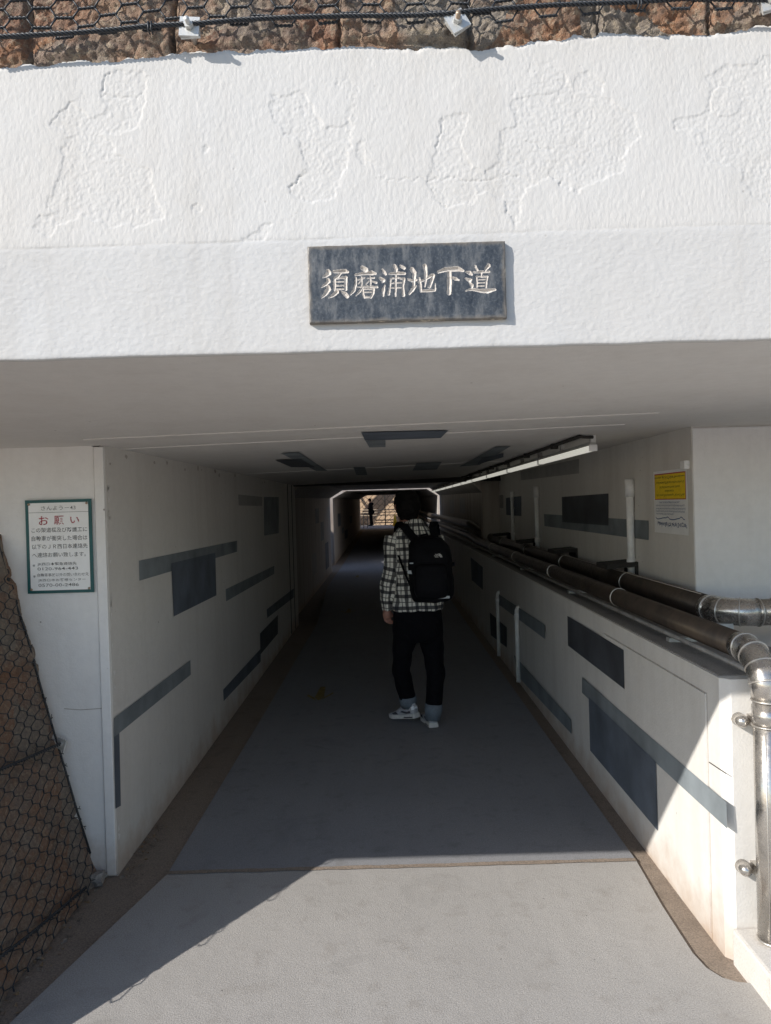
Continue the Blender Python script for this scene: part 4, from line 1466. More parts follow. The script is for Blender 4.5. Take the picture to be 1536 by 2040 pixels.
rows = [('さんよう－43', .24, .76, .088, .046, 'ink', .004), ('お', .20, .345, .22, .095, 'red_ink', .012), ('願', .43, .58, .22, .095, 'red_ink', .012), ('い', .675, .81, .222, .07, 'red_ink', .012),
        ('この架道橋及び防護工に', .085, .925, .322, .052, 'ink', .008), ('自動車が衝突した場合は', .085, .925, .411, .054, 'ink', .008), ('以下のＪＲ西日本連絡先', .085, .925, .499, .052, 'ink', .008),
        ('へ連絡お願い致します。', .085, .895, .588, .052, 'ink', .008), ('※', .088, .125, .699, .026, 'ink', 0), ('JR西日本緊急連絡先', .16, .75, .688, .038, 'ink', .01), ('0120-964-443', .16, .77, .737, .033, 'ink', .004),
        ('※', .09, .127, .816, .026, 'ink', 0), ('自動車事故以外の問い合わせ先', .155, .93, .803, .037, 'ink', .006), ('JR西日本お客様センター', .165, .88, .860, .037, 'ink', .006), ('0570-00-2486', .165, .775, .912, .033, 'ink', .004)]
for s, x0, x1, yc, h, mk, bo in rows:
    text_mesh(s, M[mk], 'lettering', t, F(x0, x1, yc, h), tw, bold=bo)

# poster on the upper right wall
q = [at_x(x, y, XU - .003) for x, y in ((1301, 937.7), (1368.8, 935), (1372, 1069.5), (1305, 1058))]
ya_, yb_ = (q[0].y + q[3].y) / 2, (q[1].y + q[2].y) / 2
zt_, zb_ = (q[0].z + q[1].z) / 2, (q[2].z + q[3].z) / 2
PWd, PHt = ya_ - yb_, zt_ - zb_


def pst(x, y, d=0.0):
    return Vector((XU - .002 - d, ya_ - x * PWd, zt_ - y * PHt))


t = empty('poster', (XU, (ya_ + yb_) / 2, zb_), 'laminated poster with yellow upper half and blue lettering on the upper wall', 'poster')


def slab(name, x0, x1, y0, y1, d, mat, th=.0004):
    mb = MB(); mb.prism([pst(x0, y0, d), pst(x1, y0, d), pst(x1, y1, d), pst(x0, y1, d)], (-th, 0, 0)); return mb.build(name, mat, t)


slab('sheet', 0, 1, 0, 1, 0, M['sign_white'], .001)
slab('border', .035, .955, .045, .462, .0012, M['red_ink'])
slab('panel', .045, .945, .062, .450, .0018, M['sign_yellow'])


def marks(name, x0, x1, yc, h, mat, d, dens=1.0, wob=0.0):
    mb = MB()
    x = x0
    while x < x1:
        w_ = random.uniform(.45, .9) * h * .75
        for k in range(4):
            xx = x + random.uniform(0, w_ * .7)
            yy = yc + random.uniform(-.5, .5) * h
            if random.random() < .5: a, b = (xx, xx + w_ * .5), (yy, yy + h * .16)
            else: a, b = (xx, xx + w_ * .16), (yc - h * .45 + random.random() * h * .2, yc + h * .45 - random.random() * h * .2)
            wv = wob * math.sin(xx * 20)
            mb.poly([pst(a[0], b[0] + wv, d), pst(a[1], b[0] + wv, d), pst(a[1], b[1] + wv, d), pst(a[0], b[1] + wv, d)])
        x += w_ * 1.25 / dens
    return mb.build(name, mat, t)


for x in np.linspace(.06, .24, 6).tolist() + np.linspace(.69, .92, 7).tolist():
    mb = MB(); mb.poly([pst(x, .095, .0025), pst(x + .014, .108, .0025), pst(x, .121, .0025), pst(x - .014, .108, .0025)]); mb.build('diamond', M['ink'], t)
marks('lettering', .27, .66, .108, .05, M['ink'], .0025)
for x0, x1, yc in ((.07, .92, .19), (.2, .8, .262), (.36, .63, .325), (.09, .9, .39)): marks('lettering', x0, x1, yc, .036, M['ink'], .0025)
for x0, x1, yc in ((.18, .78, .505), (.06, .9, .555), (.06, .93, .605), (.06, .9, .648), (.06, .6, .69)): marks('lettering', x0, x1, yc, .03, M['blue_ink'], .0018)
mb = MB()
for i in range(24):
    xa_, xb2 = .05 + i * .036, .05 + (i + 1) * .036
    fy = lambda x: .765 + .012 * math.sin(x * 14) - .03 * max(0, math.sin(x * 16 + 1)) ** 8
    mb.poly([pst(xa_, fy(xa_) - .007, .0018), pst(xb2, fy(xb2) - .007, .0018), pst(xb2, fy(xb2) + .007, .0018), pst(xa_, fy(xa_) + .007, .0018)])
mb.build('wave_line', M['blue_ink'], t)
marks('lettering', .1, .93, .85, .075, M['blue_ink'], .0018, 1.2)

# ------------------------------------------------------------------ beyond the far mouth
g = MB()
g.add([(-40, 43.0, .281), (40, 43.0, .281), (40, 60, .34), (-40, 60, .34)], [[0, 1, 2, 3]])
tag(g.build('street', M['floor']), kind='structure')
t = NT('slanted_masonry')
co = t.coord((1, 1, 1), (0, math.radians(45), 0))
m_ = t.n.new('ShaderNodeCombineXYZ')
s_ = t.sep(co)
t.lk(s_[0], m_.inputs[0]); t.lk(s_[2], m_.inputs[1])
br = t.n.new('ShaderNodeTexBrick')
for k, v in (('Scale', 1.0), ('Mortar Size', 0.022), ('Brick Width', 0.42), ('Row Height', 0.27), ('Bias', 0.0), ('Mortar Smooth', 0.4)): br.inputs[k].default_value = v
br.inputs['Color1'].default_value = (0.70, 0.50, 0.32, 1)
br.inputs['Color2'].default_value = (0.54, 0.39, 0.26, 1)
br.inputs['Mortar'].default_value = (0.22, 0.15, 0.10, 1)
t.lk(m_.outputs[0], br.inputs['Vector'])
n = t.noise(t.coord(), 6, 5)
c_ = t.mix(t.ramp(n, [(0.4, 0.0), (0.75, 0.5)]), br.outputs['Color'], (0.42, 0.32, 0.23))
t.col(c_).rough(0.9)
t.bump(br.outputs['Fac'], -0.03, 0.8)
M['masonry'] = t.mat
w = MB(); w.box(-12, 12, 48.5, 49.5, .2, 6)
tag(w.build('stone_wall', M['masonry']), 'sunlit tan masonry wall of slanted blocks beyond the far mouth', 'wall')
M['rail'] = m_metal('pale_rail', (0.5, 0.42, 0.32), 0.5, 0.3, 0.5, (0.25, 0.15, 0.08), 8)
t = empty('guard_rail', (0, 47.9, .3), 'pale horizontal guard rail in front of the tan masonry wall', 'railing')
for z in (1.31, 1.14, .95):
    mb = MB(); mb.tube([(-8, 47.9, z), (8, 47.9, z)], 0.028, 8); mb.build('rail', M['rail'], t)
for x in (-7.5, -5.0, -2.5, 2.5, 5, 7.5):
    mb = MB(); mb.tube([(x, 47.9, .28), (x, 47.9, 1.36)], .035, 8); mb.build('post', M['rail'], t)
mb = MB()
mb.tube([(-1.31, 44, .275), (-1.31, 44, 1.0), (-1.28, 44, 1.1), (-1.2, 44, 1.15), (-1.12, 44, 1.1), (-1.09, 44, 1.0), (-1.09, 44, .275)], .024, 8)
mb.tube([(-1.31, 44, .78), (-1.09, 44, .78)], .018, 8)
tag(mb.build('barrier', M['conduit']), 'grey bent tube barrier at the left of the far mouth', 'barrier')
M['cone'] = m_plain('cone_yellow', (0.7, 0.45, 0.02), 0.6)
t = empty('traffic_cone', (0.58, 46.2, .295), 'yellow traffic cone standing beyond the far mouth', 'cone')
mb = MB(); mb.tube([(.58, 46.2, .31), (.58, 46.2, 1.02)], [.15, .03], 14); mb.build('cone', M['cone'], t)
mb = MB(); mb.box(.39, .77, 46.01, 46.39, .295, .318, 0, .01); mb.build('base', M['cone'], t)
mb = MB(); mb.tube([(-.02, 47.7, .29), (-.02, 47.7, 4.2)], .03, 8)
tag(mb.build('street_pole', M['dark']), 'thin dark pole in front of the tan wall right of the far person', 'pole')
# leaning roadside tree whose shadow crosses the far wall
M['bark'] = m_plain('bark', (0.10, 0.075, 0.055), 0.9, var=.4, scale=10)
t = empty('street_tree', (-6.4, 45.9, .28), 'leaning bare street tree beside the far mouth', 'tree')
mb = MB(); mb.tube([(-6.5, 45.9, .28), (-5.9, 45.9, 3.3), (-5.45, 45.9, 4.1), (-4.85, 45.9, 4.75), (-3.9, 45.9, 5.7), (-3.0, 45.9, 7.2)], [.26, .24, .23, .22, .20, .15], 12); mb.build('trunk', M['bark'], t)
for pts in (([(-5.45, 45.9, 4.1), (-6.0, 46.0, 5.2), (-6.1, 46.0, 6.6)]), ([(-4.85, 45.9, 4.75), (-4.2, 45.8, 4.9), (-3.4, 45.7, 5.0)])):
    mb = MB(); mb.tube(pts, [.09, .06, .02], 8); mb.build('limb', M['bark'], t)


# ------------------------------------------------------------------ people
def fuse(mb, name, mat, parent, voxel, smooth=4, wrinkle=None):
    """closed overlapping shapes -> one continuous surface"""
    o = mb.build(name + '_src', mat)
    r = o.modifiers.new('r', 'REMESH'); r.mode = 'VOXEL'; r.voxel_size = voxel
    s = o.modifiers.new('s', 'SMOOTH'); s.iterations = smooth; s.factor = 0.5
    dg = bpy.context.evaluated_depsgraph_get()
    me = bpy.data.meshes.new_from_object(o.evaluated_get(dg))
    bpy.data.objects.remove(o)
    me.name = name
    off = wl(parent) if parent is not None else Vector((0, 0, 0))
    if wrinkle:
        for v in me.vertices: v.co += wrinkle(v.co)
    for v in me.vertices: v.co -= off
    me.polygons.foreach_set('use_smooth', np.ones(len(me.polygons), bool))
    me.materials.clear(); me.materials.append(mat)
    ob = bpy.data.objects.new(name, me)
    COL.objects.link(ob)
    if parent is not None: ob.parent = parent
    return ob


M['skin'] = m_plain('skin', (0.40, 0.20, 0.15), 0.55, var=.1, scale=30)
M['hair'] = m_plain('black_hair', (0.005, 0.004, 0.004), 0.75, spec=.2, var=.4, scale=140, bump=.002, bscale=180)
M['black_cloth'] = m_plain('black_cloth', (0.006, 0.006, 0.008), 0.9, var=.25, scale=60, bump=.001, bscale=400, spec=.1)
M['nylon'] = m_plain('black_nylon', (0.006, 0.006, 0.008), 0.75, var=.2, scale=40, bump=.002, bscale=35, spec=.12)
M['denim'] = m_plain('denim_inside', (0.15, 0.18, 0.21), 0.85, var=.2, scale=120)
M['mesh_grey'] = m_plain('shoe_grey', (0.46, 0.46, 0.48), 0.7, var=.3, scale=140, bump=.001, bscale=300)
M['sole'] = m_plain('shoe_sole', (0.68, 0.66, 0.62), 0.6, var=.12, scale=60)
M['shoe_dark'] = m_plain('shoe_dark', (0.06, 0.06, 0.07), 0.6)
M['reflect'] = m_plain('reflective_tab', (0.85, 0.87, 0.9), 0.25)
M['tabgrey'] = m_plain('grey_tab', (0.42, 0.45, 0.46), 0.4)

t = NT('plaid_flannel')
at = t.sep(t.coord(attr='plaid'))


def stripes(sock, per, w, off=0.0):
    fr_ = t.math('FRACT', t.math('ADD', t.math('DIVIDE', sock, per), off))
    d_ = t.math('ABSOLUTE', t.math('SUBTRACT', fr_, 0.5))
    return t.math('LESS_THAN', d_, w / 2)


u_, v_ = at[0], at[1]
base = t.mix(t.noise(t.coord(), 300, 2), (0.76, 0.74, 0.67), (0.84, 0.82, 0.75))
c_ = t.mix(t.math('MULTIPLY', stripes(u_, .080, .34), .86), base, (0.015, 0.015, 0.022))
c_ = t.mix(t.math('MULTIPLY', stripes(v_, .085, .30), .88), c_, (0.015, 0.015, 0.022))
c_ = t.mix(t.math('MULTIPLY', stripes(u_, .080, .09, .5), .8), c_, (0.05, 0.05, 0.05))
c_ = t.mix(t.math('MULTIPLY', stripes(v_, .085, .08, .5), .8), c_, (0.05, 0.05, 0.05))
t.col(c_).rough(0.9)
t.bump(t.noise(t.coord(), 500, 2), .0008, .5)
M['plaid'] = t.mat

YW = 5.45


def B(x, y, d=0.0): return at_y(x, y, YW + d)


PXM = YW / FPX
man = empty('person', (B(832, 1440).x, YW, 0), 'person walking away in a plaid shirt, black trousers and grey sneakers', 'person')


def hr(y, cx, hw, hd, d=0.0, n=22, p=2.3, rot=0.0):
    c = B(cx, y, d)
    return ring((c.x, c.y, c.z), hw * PXM, hd, n, p, 0, rot)


# body
mb = MB()
mb.loft([hr(1046, 823, 14, .055), hr(1056, 825, 30, .07), hr(1066, 827, 44, .09), hr(1110, 831, 43, .10), hr(1170, 832, 42, .10), hr(1220, 832, 45, .105), hr(1268, 832, 44, .10)])
mb.tube([B(824, 1060), B(820, 1040, .01), B(815, 1015, .03)], [.062, .054, .052], 16)
yaw = math.radians(-22)
hd_ = [(980, .03, .035), (985, .055, .065), (993, .07, .086), (1004, .075, .096), (1016, .073, .096), (1026, .067, .088), (1036, .056, .075), (1043, .036, .05)]
mb.loft([ring(B(812 - (y - 1000) * .02, y, .03), rx, ry, 22, 2.1, 0, -yaw) for y, rx, ry in hd_])
fdir = Vector((-math.sin(-yaw) * -1, math.cos(yaw), 0))
fdir = Vector((math.sin(yaw), math.cos(yaw), 0))
hc = B(811, 1014, .03)
mb.tube([hc + fdir * .085 + Vector((0, 0, .02)), hc + fdir * .118 + Vector((0, 0, -.02)), hc + fdir * .09 + Vector((0, 0, -.03))], [.010, .016, .012], 10)
sd_ = Vector((fdir.y, -fdir.x, 0))
for s in (-1, 1):
    ec = B(812, 1010, .02) + sd_ * (.083 * s)
    mb.tube([ec + Vector((0, 0, .03)), ec + sd_ * .008 * s + Vector((0, -.006, .012)), ec + Vector((0, 0, -.03))], [.010, .017, .009], 10)
LA = [B(785, 1070), B(780, 1092, -.01), B(779, 1128, -.03), B(772, 1165, -.015), B(770, 1192, .01), B(771, 1216, .02)]
mb.tube(LA + [B(771, 1222, .022)], [.050, .046, .042, .038, .033, .026, .028], 14)
mb.tube([B(771, 1214, .02), B(771, 1222, .022), B(771, 1231, .024)], [.024, .034, .030], 14)
RA = [B(869, 1070), B(877, 1098, .0), B(880, 1138, .0), B(878, 1145, .12), B(866, 1135, .28)]
mb.tube(RA, [.050, .046, .042, .038, .028], 14)
mb.tube([B(866, 1135, .27), B(862, 1131, .33), B(859, 1129, .36)], [.027, .034, .028], 14)
# fingers: four curled, thumb from the side of the palm
for k, (fx, ln) in enumerate(((765.5, .95), (769, 1.1), (773, 1.05), (776.5, .85))):
    b0 = B(fx, 1230, .012 + .006 * k)
    mb.tube([b0 + Vector((0, 0, .01)), b0 + Vector((.006, .004, -.024 * ln)), b0 + Vector((.022, .008, -.040 * ln)), b0 + Vector((.036, .006, -.044 * ln))], [.0105, .010, .009, .0075], 8)
b0 = B(777, 1220, .03)
mb.tube([b0 + Vector((-.012, 0, .006)), b0 + Vector((.014, .004, -.012)), b0 + Vector((.022, .002, -.036))], [.013, .011, .008], 8)
for k in range(4):
    b0 = B(858 - 1, 1126 + k * 2.6, .37)
    mb.tube([b0, b0 + Vector((-.02, .03, .004)), b0 + Vector((-.05, .025, .006))], [.010, .0095, .008], 8)
b0 = B(862, 1126, .34); mb.tube([b0, b0 + Vector((-.01, .02, .03)), b0 + Vector((-.02, .04, .04))], [.012, .010, .008], 8)
LL = [B(810, 1258), B(801, 1300, .01), B(800, 1340, .03), B(811, 1390, .075), B(813, 1415, .09)]
RL = [B(856, 1258), B(864, 1300, .02), B(868, 1345, -.02), B(864, 1405, -.055), B(863, 1430, -.06)]
for L in (LL, RL): mb.tube(L, [.085, .06, .054, .040, .038], 14)
fuse(mb, 'body', M['skin'], man, .0062, 3)
# eyes, mouth
for s in (-1, 1):
    mbe = MB(); c = B(811, 1008, .03) + fdir * .089 + sd_ * .032 * s
    mbe.tube([c - sd_ * .014, c, c + sd_ * .014], [.003, .008, .003], 10); mbe.build('eye', M['sole'], man)
mbe = MB(); c = hc + fdir * .088 + Vector((0, 0, -.055)); mbe.tube([c - sd_ * .024, c + fdir * .006, c + sd_ * .024], [.003, .007, .003], 8); mbe.build('mouth', M['skin'], man)
# hair
mb = MB()
hh = [(977, 8, .03), (979, 16, .06), (984, 21, .082), (992, 24.5, .098), (1002, 26, .106), (1012, 25.2, .104), (1020, 23, .094), (1027, 20, .076), (1032, 17, .062), (1036, 12, .045)]
mb.loft([ring(B(811 + (y - 1000) * .08, y, .012 - (.02 if y > 1012 else 0)), hw * PXM, hd, 26, 2.2, 0, -yaw) for y, hw, hd in hh])
fuse(mb, 'hair', M['hair'], man, .008, 2, lambda c: Vector((noise.noise(c * 38), noise.noise(c * 38 + Vector((9, 0, 0))), noise.noise(c * 30 + Vector((0, 7, 0))))) * .007)
# shirt
mb = MB()
mb.loft([hr(1033, 824, 16, .066, .0), hr(1038, 824, 19, .072), hr(1046, 824, 25, .08), hr(1053, 825, 35, .09), hr(1061, 827, 43, .105), hr(1078, 829, 49, .12), hr(1120, 832, 49, .13), hr(1170, 832, 50, .135), hr(1205, 832, 52, .14), hr(1214, 832, 52, .14)])
mb.tube(LA, [.068, .062, .055, .054, .052, .036], 18)
mb.tube(RA[:4] + [B(868, 1137, .25)], [.058, .056, .053, .05, .04], 16)
wr = lambda c: Vector((noise.noise(Vector((c.x * 14, c.y * 14, c.z * 9))), noise.noise(Vector((c.x * 14 + 5, c.y * 14, c.z * 9))), noise.noise(Vector((c.x * 20, c.y * 20, c.z * 20))) * .6))  * .015 + Vector((0, noise.noise(Vector((c.x * 9, c.y * 9, c.z * 26 + c.x * 30))) * .008, 0))
shirt = fuse(mb, 'shirt', M['plaid'], man, .0085, 3, wr)
off = wl(man)
pl = np.zeros((len(shirt.data.vertices), 3), np.float32)


def arm_uv(p, A):
    best = None
    acc = 0
    for a, b in zip(A[:-1], A[1:]):
        d = b - a
        tt = min(max((p - a).dot(d) / d.length_squared, 0), 1)
        q_ = a + d * tt
        r = (p - q_).length
        if best is None or r < best[0]: best = (r, acc + tt * d.length, q_)
        acc += d.length
    return best


tc = B(832, 1120)
for i, v in enumerate(shirt.data.vertices):
    p = v.co + off
    done = False
    for A in (LA, RA):
        r, s, q_ = arm_uv(p, A)
        if r < .075 and abs(p.x - tc.x) > .155:
            a = math.atan2(p.x - q_.x, -(p.y - q_.y))
            pl[i] = (a * .06 + .01, -s + .02, 0)
            done = True
    if not done:
        a = math.atan2(p.x - tc.x, -(p.y - tc.y))
        pl[i] = (a * .17 + (p.z - 1.2) * .06, p.z + abs(p.x - tc.x) * .05, 0)
at_ = shirt.data.attributes.new('plaid', 'FLOAT_VECTOR', 'POINT')
at_.data.foreach_set('vector', pl.ravel())
# trousers
mb = MB()
mb.loft([hr(1200, 832, 46, .12), hr(1225, 832, 49, .128), hr(1250, 832, 50, .13), hr(1268, 831, 47, .12), hr(1276, 831, 40, .10)])
mb.tube(LL[:4], [.098, .075, .068, .062], 18)
mb.tube(RL[:4], [.098, .077, .069, .061], 18)
fuse(mb, 'trousers', M['black_cloth'], man, .0085, 3, lambda c: wr(c * 1.2) * .7)
for L, a in ((LL, (812, 1386, .072)), (RL, (864, 1402, -.054))):
    mb = MB()
    p = B(*a)
    e_ = L[4] - L[3]
    e_.normalize()
    mb.tube([p, p + e_ * .04, p + e_ * (.085 if L is LL else .115)], [.065, .066, .055], 20)
    mb.build('trouser_cuff', M['denim'], man)


def shoe(heel, toe, lift):
    a = (toe - heel); a.z = 0; L = .285; a.normalize()
    pitch = math.atan2(lift, L)
    ax = a * math.cos(pitch) - Vector((0, 0, math.sin(pitch)))
    up = a * math.sin(pitch) + Vector((0, 0, math.cos(pitch)))
    sd = a.cross(Vector((0, 0, 1)))
    o0 = heel
    T = lambda x, y, z: o0 + ax * x + sd * y + up * z
    sole_o = [(-.004, .022), (.0, .034), (.05, .038), (.11, .035), (.17, .044), (.22, .046), (.26, .036), (.282, .018)]
    m = MB()
    R_ = []
    for x, w_ in sole_o:
        h0 = .0 + (.014 * max(0, (x - .2) / .08) ** 2); h1 = .034 - .008 * (x / .28) + (.012 * max(0, (x - .2) / .08) ** 2)
        R_.append([T(x, -w_, h0), T(x, w_, h0), T(x, w_ * 1.02, (h0 + h1) / 2), T(x, w_ * .96, h1), T(x, -w_ * .96, h1), T(x, -w_ * 1.02, (h0 + h1) / 2)])
    m.loft(R_, 0, True, False)
    m.build('sole', M['sole'], man)
    m = MB()
    up_o = [(.0, .020, .095), (.008, .031, .115), (.045, .036, .112), (.09, .036, .105), (.13, .038, .092), (.17, .042, .072), (.22, .043, .050), (.255, .034, .044), (.276, .016, .038)]
    R_ = []
    for x, w_, h in up_o:
        z0 = .026 + (.012 * max(0, (x - .2) / .08) ** 2)
        R_.append([T(x, w_ * math.cos(q) * (1 if math.sin(q) < .5 else .86), z0 + (h - z0) * max(0, math.sin(q)) ** .8) for q in [math.pi * k / 12 for k in range(13)]])
    m.loft(R_, 0, True, True)
    m.build('shoe_upper', M['mesh_grey'], man)
    m = MB()
    m.add([T(-.001, -.022, .062), T(-.004, -.010, .067), T(-.004, .010, .067), T(-.001, .022, .062), T(-.001, .020, .088), T(-.003, .010, .081), T(-.003, -.010, .081), T(-.001, -.020, .088)], [[0, 1, 6, 7], [1, 2, 5, 6], [2, 3, 4, 5]])
    for s in (-1, 1):
        m.add([T(-.001, .022 * s, .062), T(.012, .0345 * s, .064), T(.012, .031 * s, .084), T(-.001, .020 * s, .088)], [[0, 1, 2, 3]])
    m.build('heel_tab', M['reflect'], man)
    m = MB()
    for s in (-1, 1):
        m.add([T(.02, .0375 * s, .04), T(.07, .0385 * s, .036), T(.13, .0405 * s, .05), T(.11, .0385 * s, .06), T(.06, .0375 * s, .05), T(.03, .0370 * s, .058)], [[0, 1, 2, 3, 4, 5]])
        m.add([T(.15, .0445 * s, .034), T(.2, .0465 * s, .034), T(.215, .046 * s, .044), T(.17, .044 * s, .055)], [[0, 1, 2, 3]])
        m.add([T(.01, .0385 * s, .006), T(.10, .0395 * s, .006), T(.10, .0395 * s, .014), T(.01, .0385 * s, .014)], [[0, 1, 2, 3]])
    m.build('shoe_overlay', M['shoe_dark'], man)


hl = at_z(835, 1437, 0.0); hl = Vector((B(832, 1428).x, 5.50, .075))
shoe(Vector((B(831, 1428).x, 5.465, .055)), Vector((B(784, 1438).x, 5.645, 0)), .055)
shoe(Vector((B(863, 1440).x, 5.375, .006)), Vector((B(848, 1440).x, 5.65, 0)), .006)

# backpack, worn but a thing of its own
bp = empty('backpack', B(858, 1198, -.24), 'black backpack with grey tabs worn by the person in plaid', 'backpack')


def br_(y, cx, hw, hd, d=-.235, p=2.9): return hr(y, cx, hw, hd, d, 30, p)


mb = MB()
mb.loft([br_(1069, 848, 14, .035, -.2), br_(1073, 850, 28, .07, -.21), br_(1084, 853, 37, .09, -.22), br_(1105, 857, 41, .105), br_(1135, 858, 42, .112), br_(1165, 860, 42, .115), br_(1186, 861, 41, .112), br_(1194, 861, 37, .095), br_(1198, 861, 28, .07)])
fuse(mb, 'pack_body', M['nylon'], bp, .009, 3, lambda c: Vector((noise.noise(c * 13), noise.noise(c * 13 + Vector((4, 0, 0))), noise.noise(c * 17 + Vector((0, 4, 0))))) * .010)
mb = MB()
mb.loft([br_(1122, 858, 20, .02, -.33), br_(1127, 858, 30, .045, -.33), br_(1150, 859, 33, .062, -.335), br_(1178, 860, 33, .062, -.335), br_(1190, 860, 28, .045, -.33), br_(1193, 860, 18, .02, -.33)])
fuse(mb, 'front_pocket', M['nylon'], bp, .009, 3)
def ribbon(path, w_, th, name, mat, parent):
    pts, fr = frames(path)
    R_ = []
    for p, (tt, u, ww) in zip(pts, fr):
        xdir = Vector((1, 0, 0)) - tt * tt.x
        xdir.normalize()
        nn = tt.cross(xdir)
        R_.append([p + xdir * w_ + nn * th, p - xdir * w_ + nn * th, p - xdir * w_ - nn * th, p + xdir * w_ - nn * th])
    m = MB(); m.loft(R_, 0, True, False); return m.build(name, mat, parent)
ribbon([B(793, 1120, .14), B(792, 1080, .15), B(793, 1050, .10), B(798, 1041, .0), B(806, 1050, -.10), B(822, 1070, -.14), B(842, 1092, -.16)], .030, .007, 'shoulder_strap', M['nylon'], bp)
ribbon([B(874, 1110, .14), B(872, 1075, .15), B(868, 1049, .10), B(864, 1041, .0), B(862, 1050, -.10), B(866, 1068, -.14), B(868, 1090, -.16)], .028, .007, 'shoulder_strap', M['nylon'], bp)
mb = MB(); mb.tube([B(788, 1095, .05), B(795, 1110, -.10), B(806, 1140, -.15), B(820, 1172, -.18)], .008, 8); mb.build('lower_strap', M['nylon'], bp)
mb = MB(); mb.tube([B(836, 1078, -.16), B(840, 1066, -.17), B(850, 1064, -.17), B(856, 1076, -.17)], .008, 8); mb.build('haul_loop', M['nylon'], bp)
mb = MB(); p = B(902, 1124, -.24); mb.box(p.x - .03, p.x + .012, p.y - .012, p.y + .012, p.z - .014, p.z + .014, 0, .004); mb.build('side_strap', M['nylon'], bp)


def tabq(name, x0, y0, x1, y1, d, mat, sk=0):
    m = MB(); m.prism([B(x0, y0, d), B(x1, y0 - sk, d), B(x1, y1 - sk, d), B(x0, y1, d)], (0, .004, 0)); return m.build(name, mat, bp)
tabq('webbing_tab', 816, 1121, 824, 1123.4, -.315, M['tabgrey'])
tabq('webbing_tab', 812, 1136, 828, 1143, -.305, M['tabgrey'], -1)
tabq('label_patch', 873, 1188, 896, 1193, -.352, M['tabgrey'], 1)
zl = MB(); zl.tube([B(818 + k * 8, 1120 - 14 * math.sin(k / 10 * math.pi), -.35) for k in range(11)], .004, 6)
# emblem: three short lines of lettering beside nested quarter arcs
def lw(x, y, d): return B(872, 1107, -.348) + Vector((x, -d, y))
for s, yc in (('THE', .0085), ('NORTH', 0.0), ('FACE', -.0085)):
    text_mesh(s, M['sole'], 'emblem_lettering', bp, (-.024 if s == 'NORTH' else -.018, .004, yc, .0065), lw, bold=.02)
for k in range(3):
    m = MB(); P0 = []
    for r_ in (.0105 + k * .0055, .0140 + k * .0055):
        P0.append([lw(.006 + r_ * math.sin(q), -.012 + r_ * math.cos(q) * 1.05, .0012) for q in [math.pi / 2 * i / 8 for i in range(9)]])
    for i in range(8): m.poly([P0[0][i], P0[0][i + 1], P0[1][i + 1], P0[1][i]])
    m.build('emblem_arc', M['sole'], bp)

# the far person, standing in profile and looking at a phone
YF, XP, ZG = 47.2, -0.97, .295
p2 = empty('person', (XP, YF, ZG), 'person in a dark hooded coat and black trousers standing beyond the far mouth', 'person')
G = lambda x, y, z: Vector((XP + x, YF + y, ZG + z))
mb = MB()
for s in (-1, 1):
    mb.tube([G(.0, .09 * s, .85), G(.02, .09 * s, .48), G(.06 + .03 * s, .09 * s, .08)], [.085, .058, .042], 12)
    mb.tube([G(.05 + .03 * s, .09 * s, .05), G(-.1 + .03 * s, .09 * s, .035)], [.045, .035], 10)
    mb.tube([G(.03, .19 * s, 1.38), G(.02, .22 * s, 1.12), G(-.16, .12 * s, 1.13), G(-.22, .08 * s, 1.2)], [.05, .042, .034, .026], 12)
    mb.tube([G(-.21, .08 * s, 1.19), G(-.25, .05 * s, 1.23)], [.03, .022], 10)
    for k in range(4): mb.tube([G(-.24, (.06 - .008 * k) * s, 1.20 + .016 * k), G(-.275, (.03 - .006 * k) * s, 1.20 + .018 * k)], .009, 8)
    mb.tube([G(-.22, .05 * s, 1.23), G(-.25, .03 * s, 1.27)], .010, 8)
mb.loft([ring(G(.02, 0, z), a, b, 16, 2.2) for z, a, b in ((.8, .11, .15), (.95, .12, .16), (1.15, .115, .17), (1.35, .12, .19), (1.44, .08, .12), (1.48, .05, .05), (1.56, .05, .05))])
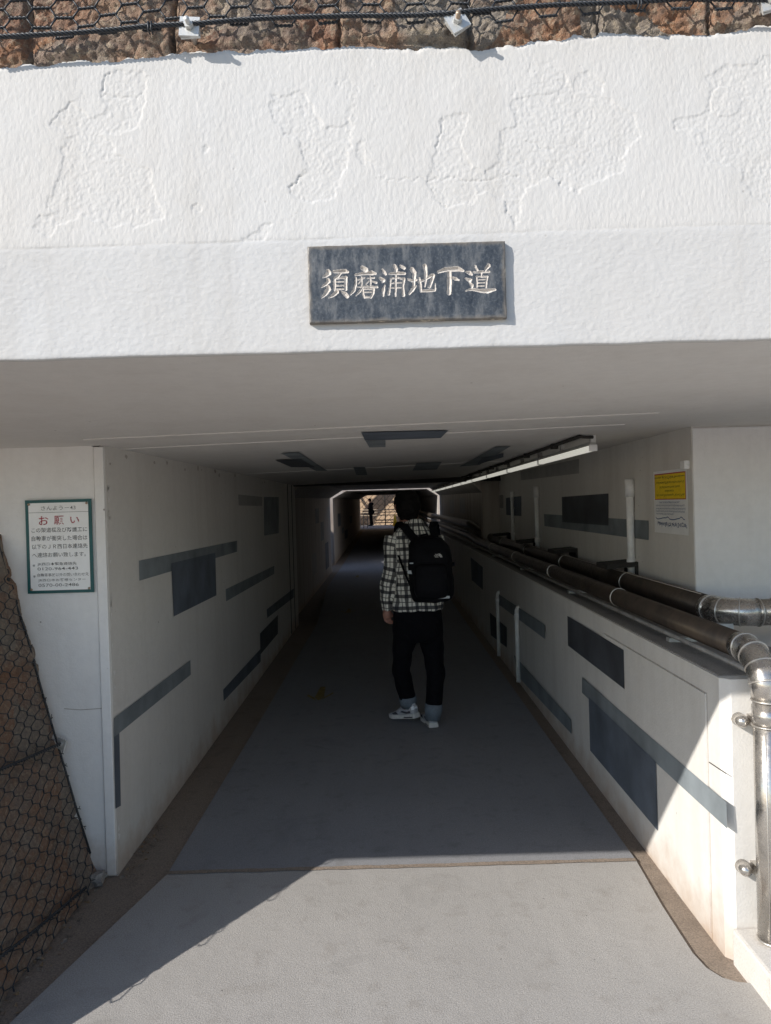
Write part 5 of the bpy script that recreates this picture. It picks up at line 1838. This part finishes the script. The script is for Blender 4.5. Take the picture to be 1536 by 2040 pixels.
mb.loft([ring(G(-.02 + (1.62 - z) * .25, 0, z), a, b, 16, 2.1) for z, a, b in ((1.50, .05, .045), (1.54, .085, .06), (1.62, .10, .074), (1.69, .095, .074), (1.73, .06, .05), (1.745, .02, .02))])
mb.tube([G(-.105, 0, 1.63), G(-.135, 0, 1.595)], .013, 8)
fuse(mb, 'body', M['skin'], p2, .012, 3)
mb = MB()
mb.loft([ring(G(.03, 0, z), a, b, 18, 2.2) for z, a, b in ((.70, .165, .19), (.9, .16, .19), (1.1, .15, .2), (1.32, .145, .22), (1.43, .11, .15), (1.49, .085, .09))])
mb.tube([G(.1, 0, 1.47), G(.17, 0, 1.40), G(.14, 0, 1.34)], [.07, .075, .05], 12)
for s in (-1, 1): mb.tube([G(.03, .19 * s, 1.38), G(.03, .23 * s, 1.10), G(-.15, .13 * s, 1.12)], [.08, .07, .05], 12)
mb.tube([G(.14, 0, 1.0), G(.2, 0, .93), G(.19, 0, .8)], [.07, .09, .06], 12)
fuse(mb, 'coat', M['black_cloth'], p2, .016, 3)
mb = MB()
for s in (-1, 1): mb.tube([G(.03, .09 * s, .85), G(.04, .09 * s, .48), G(.08 + .03 * s, .09 * s, .07)], [.12, .10, .085], 12)
fuse(mb, 'trousers', M['black_cloth'], p2, .016, 3)
for s in (-1, 1):
    mb = MB(); mb.tube([G(.1 + .03 * s, .09 * s, .045), G(.0 + .03 * s, .09 * s, .05), G(-.13 + .03 * s, .09 * s, .03)], [.045, .055, .03], 10); mb.build('shoe', M['shoe_dark'], p2)
mb = MB()
mb.loft([ring(G(.0 + (1.62 - z) * .2, 0, z), a, b, 18, 2.1) for z, a, b in ((1.56, .06, .07), (1.62, .085, .088), (1.69, .115, .092), (1.74, .085, .075), (1.765, .03, .03))])
fuse(mb, 'hair', M['hair'], p2, .012, 2)
mb = MB(); mb.box(XP - .29, XP - .275, YF - .035, YF + .035, ZG + 1.19, ZG + 1.33, 0, .004)
tag(mb.build('phone', M['tabgrey']), 'pale phone held up by the far standing person', 'phone')
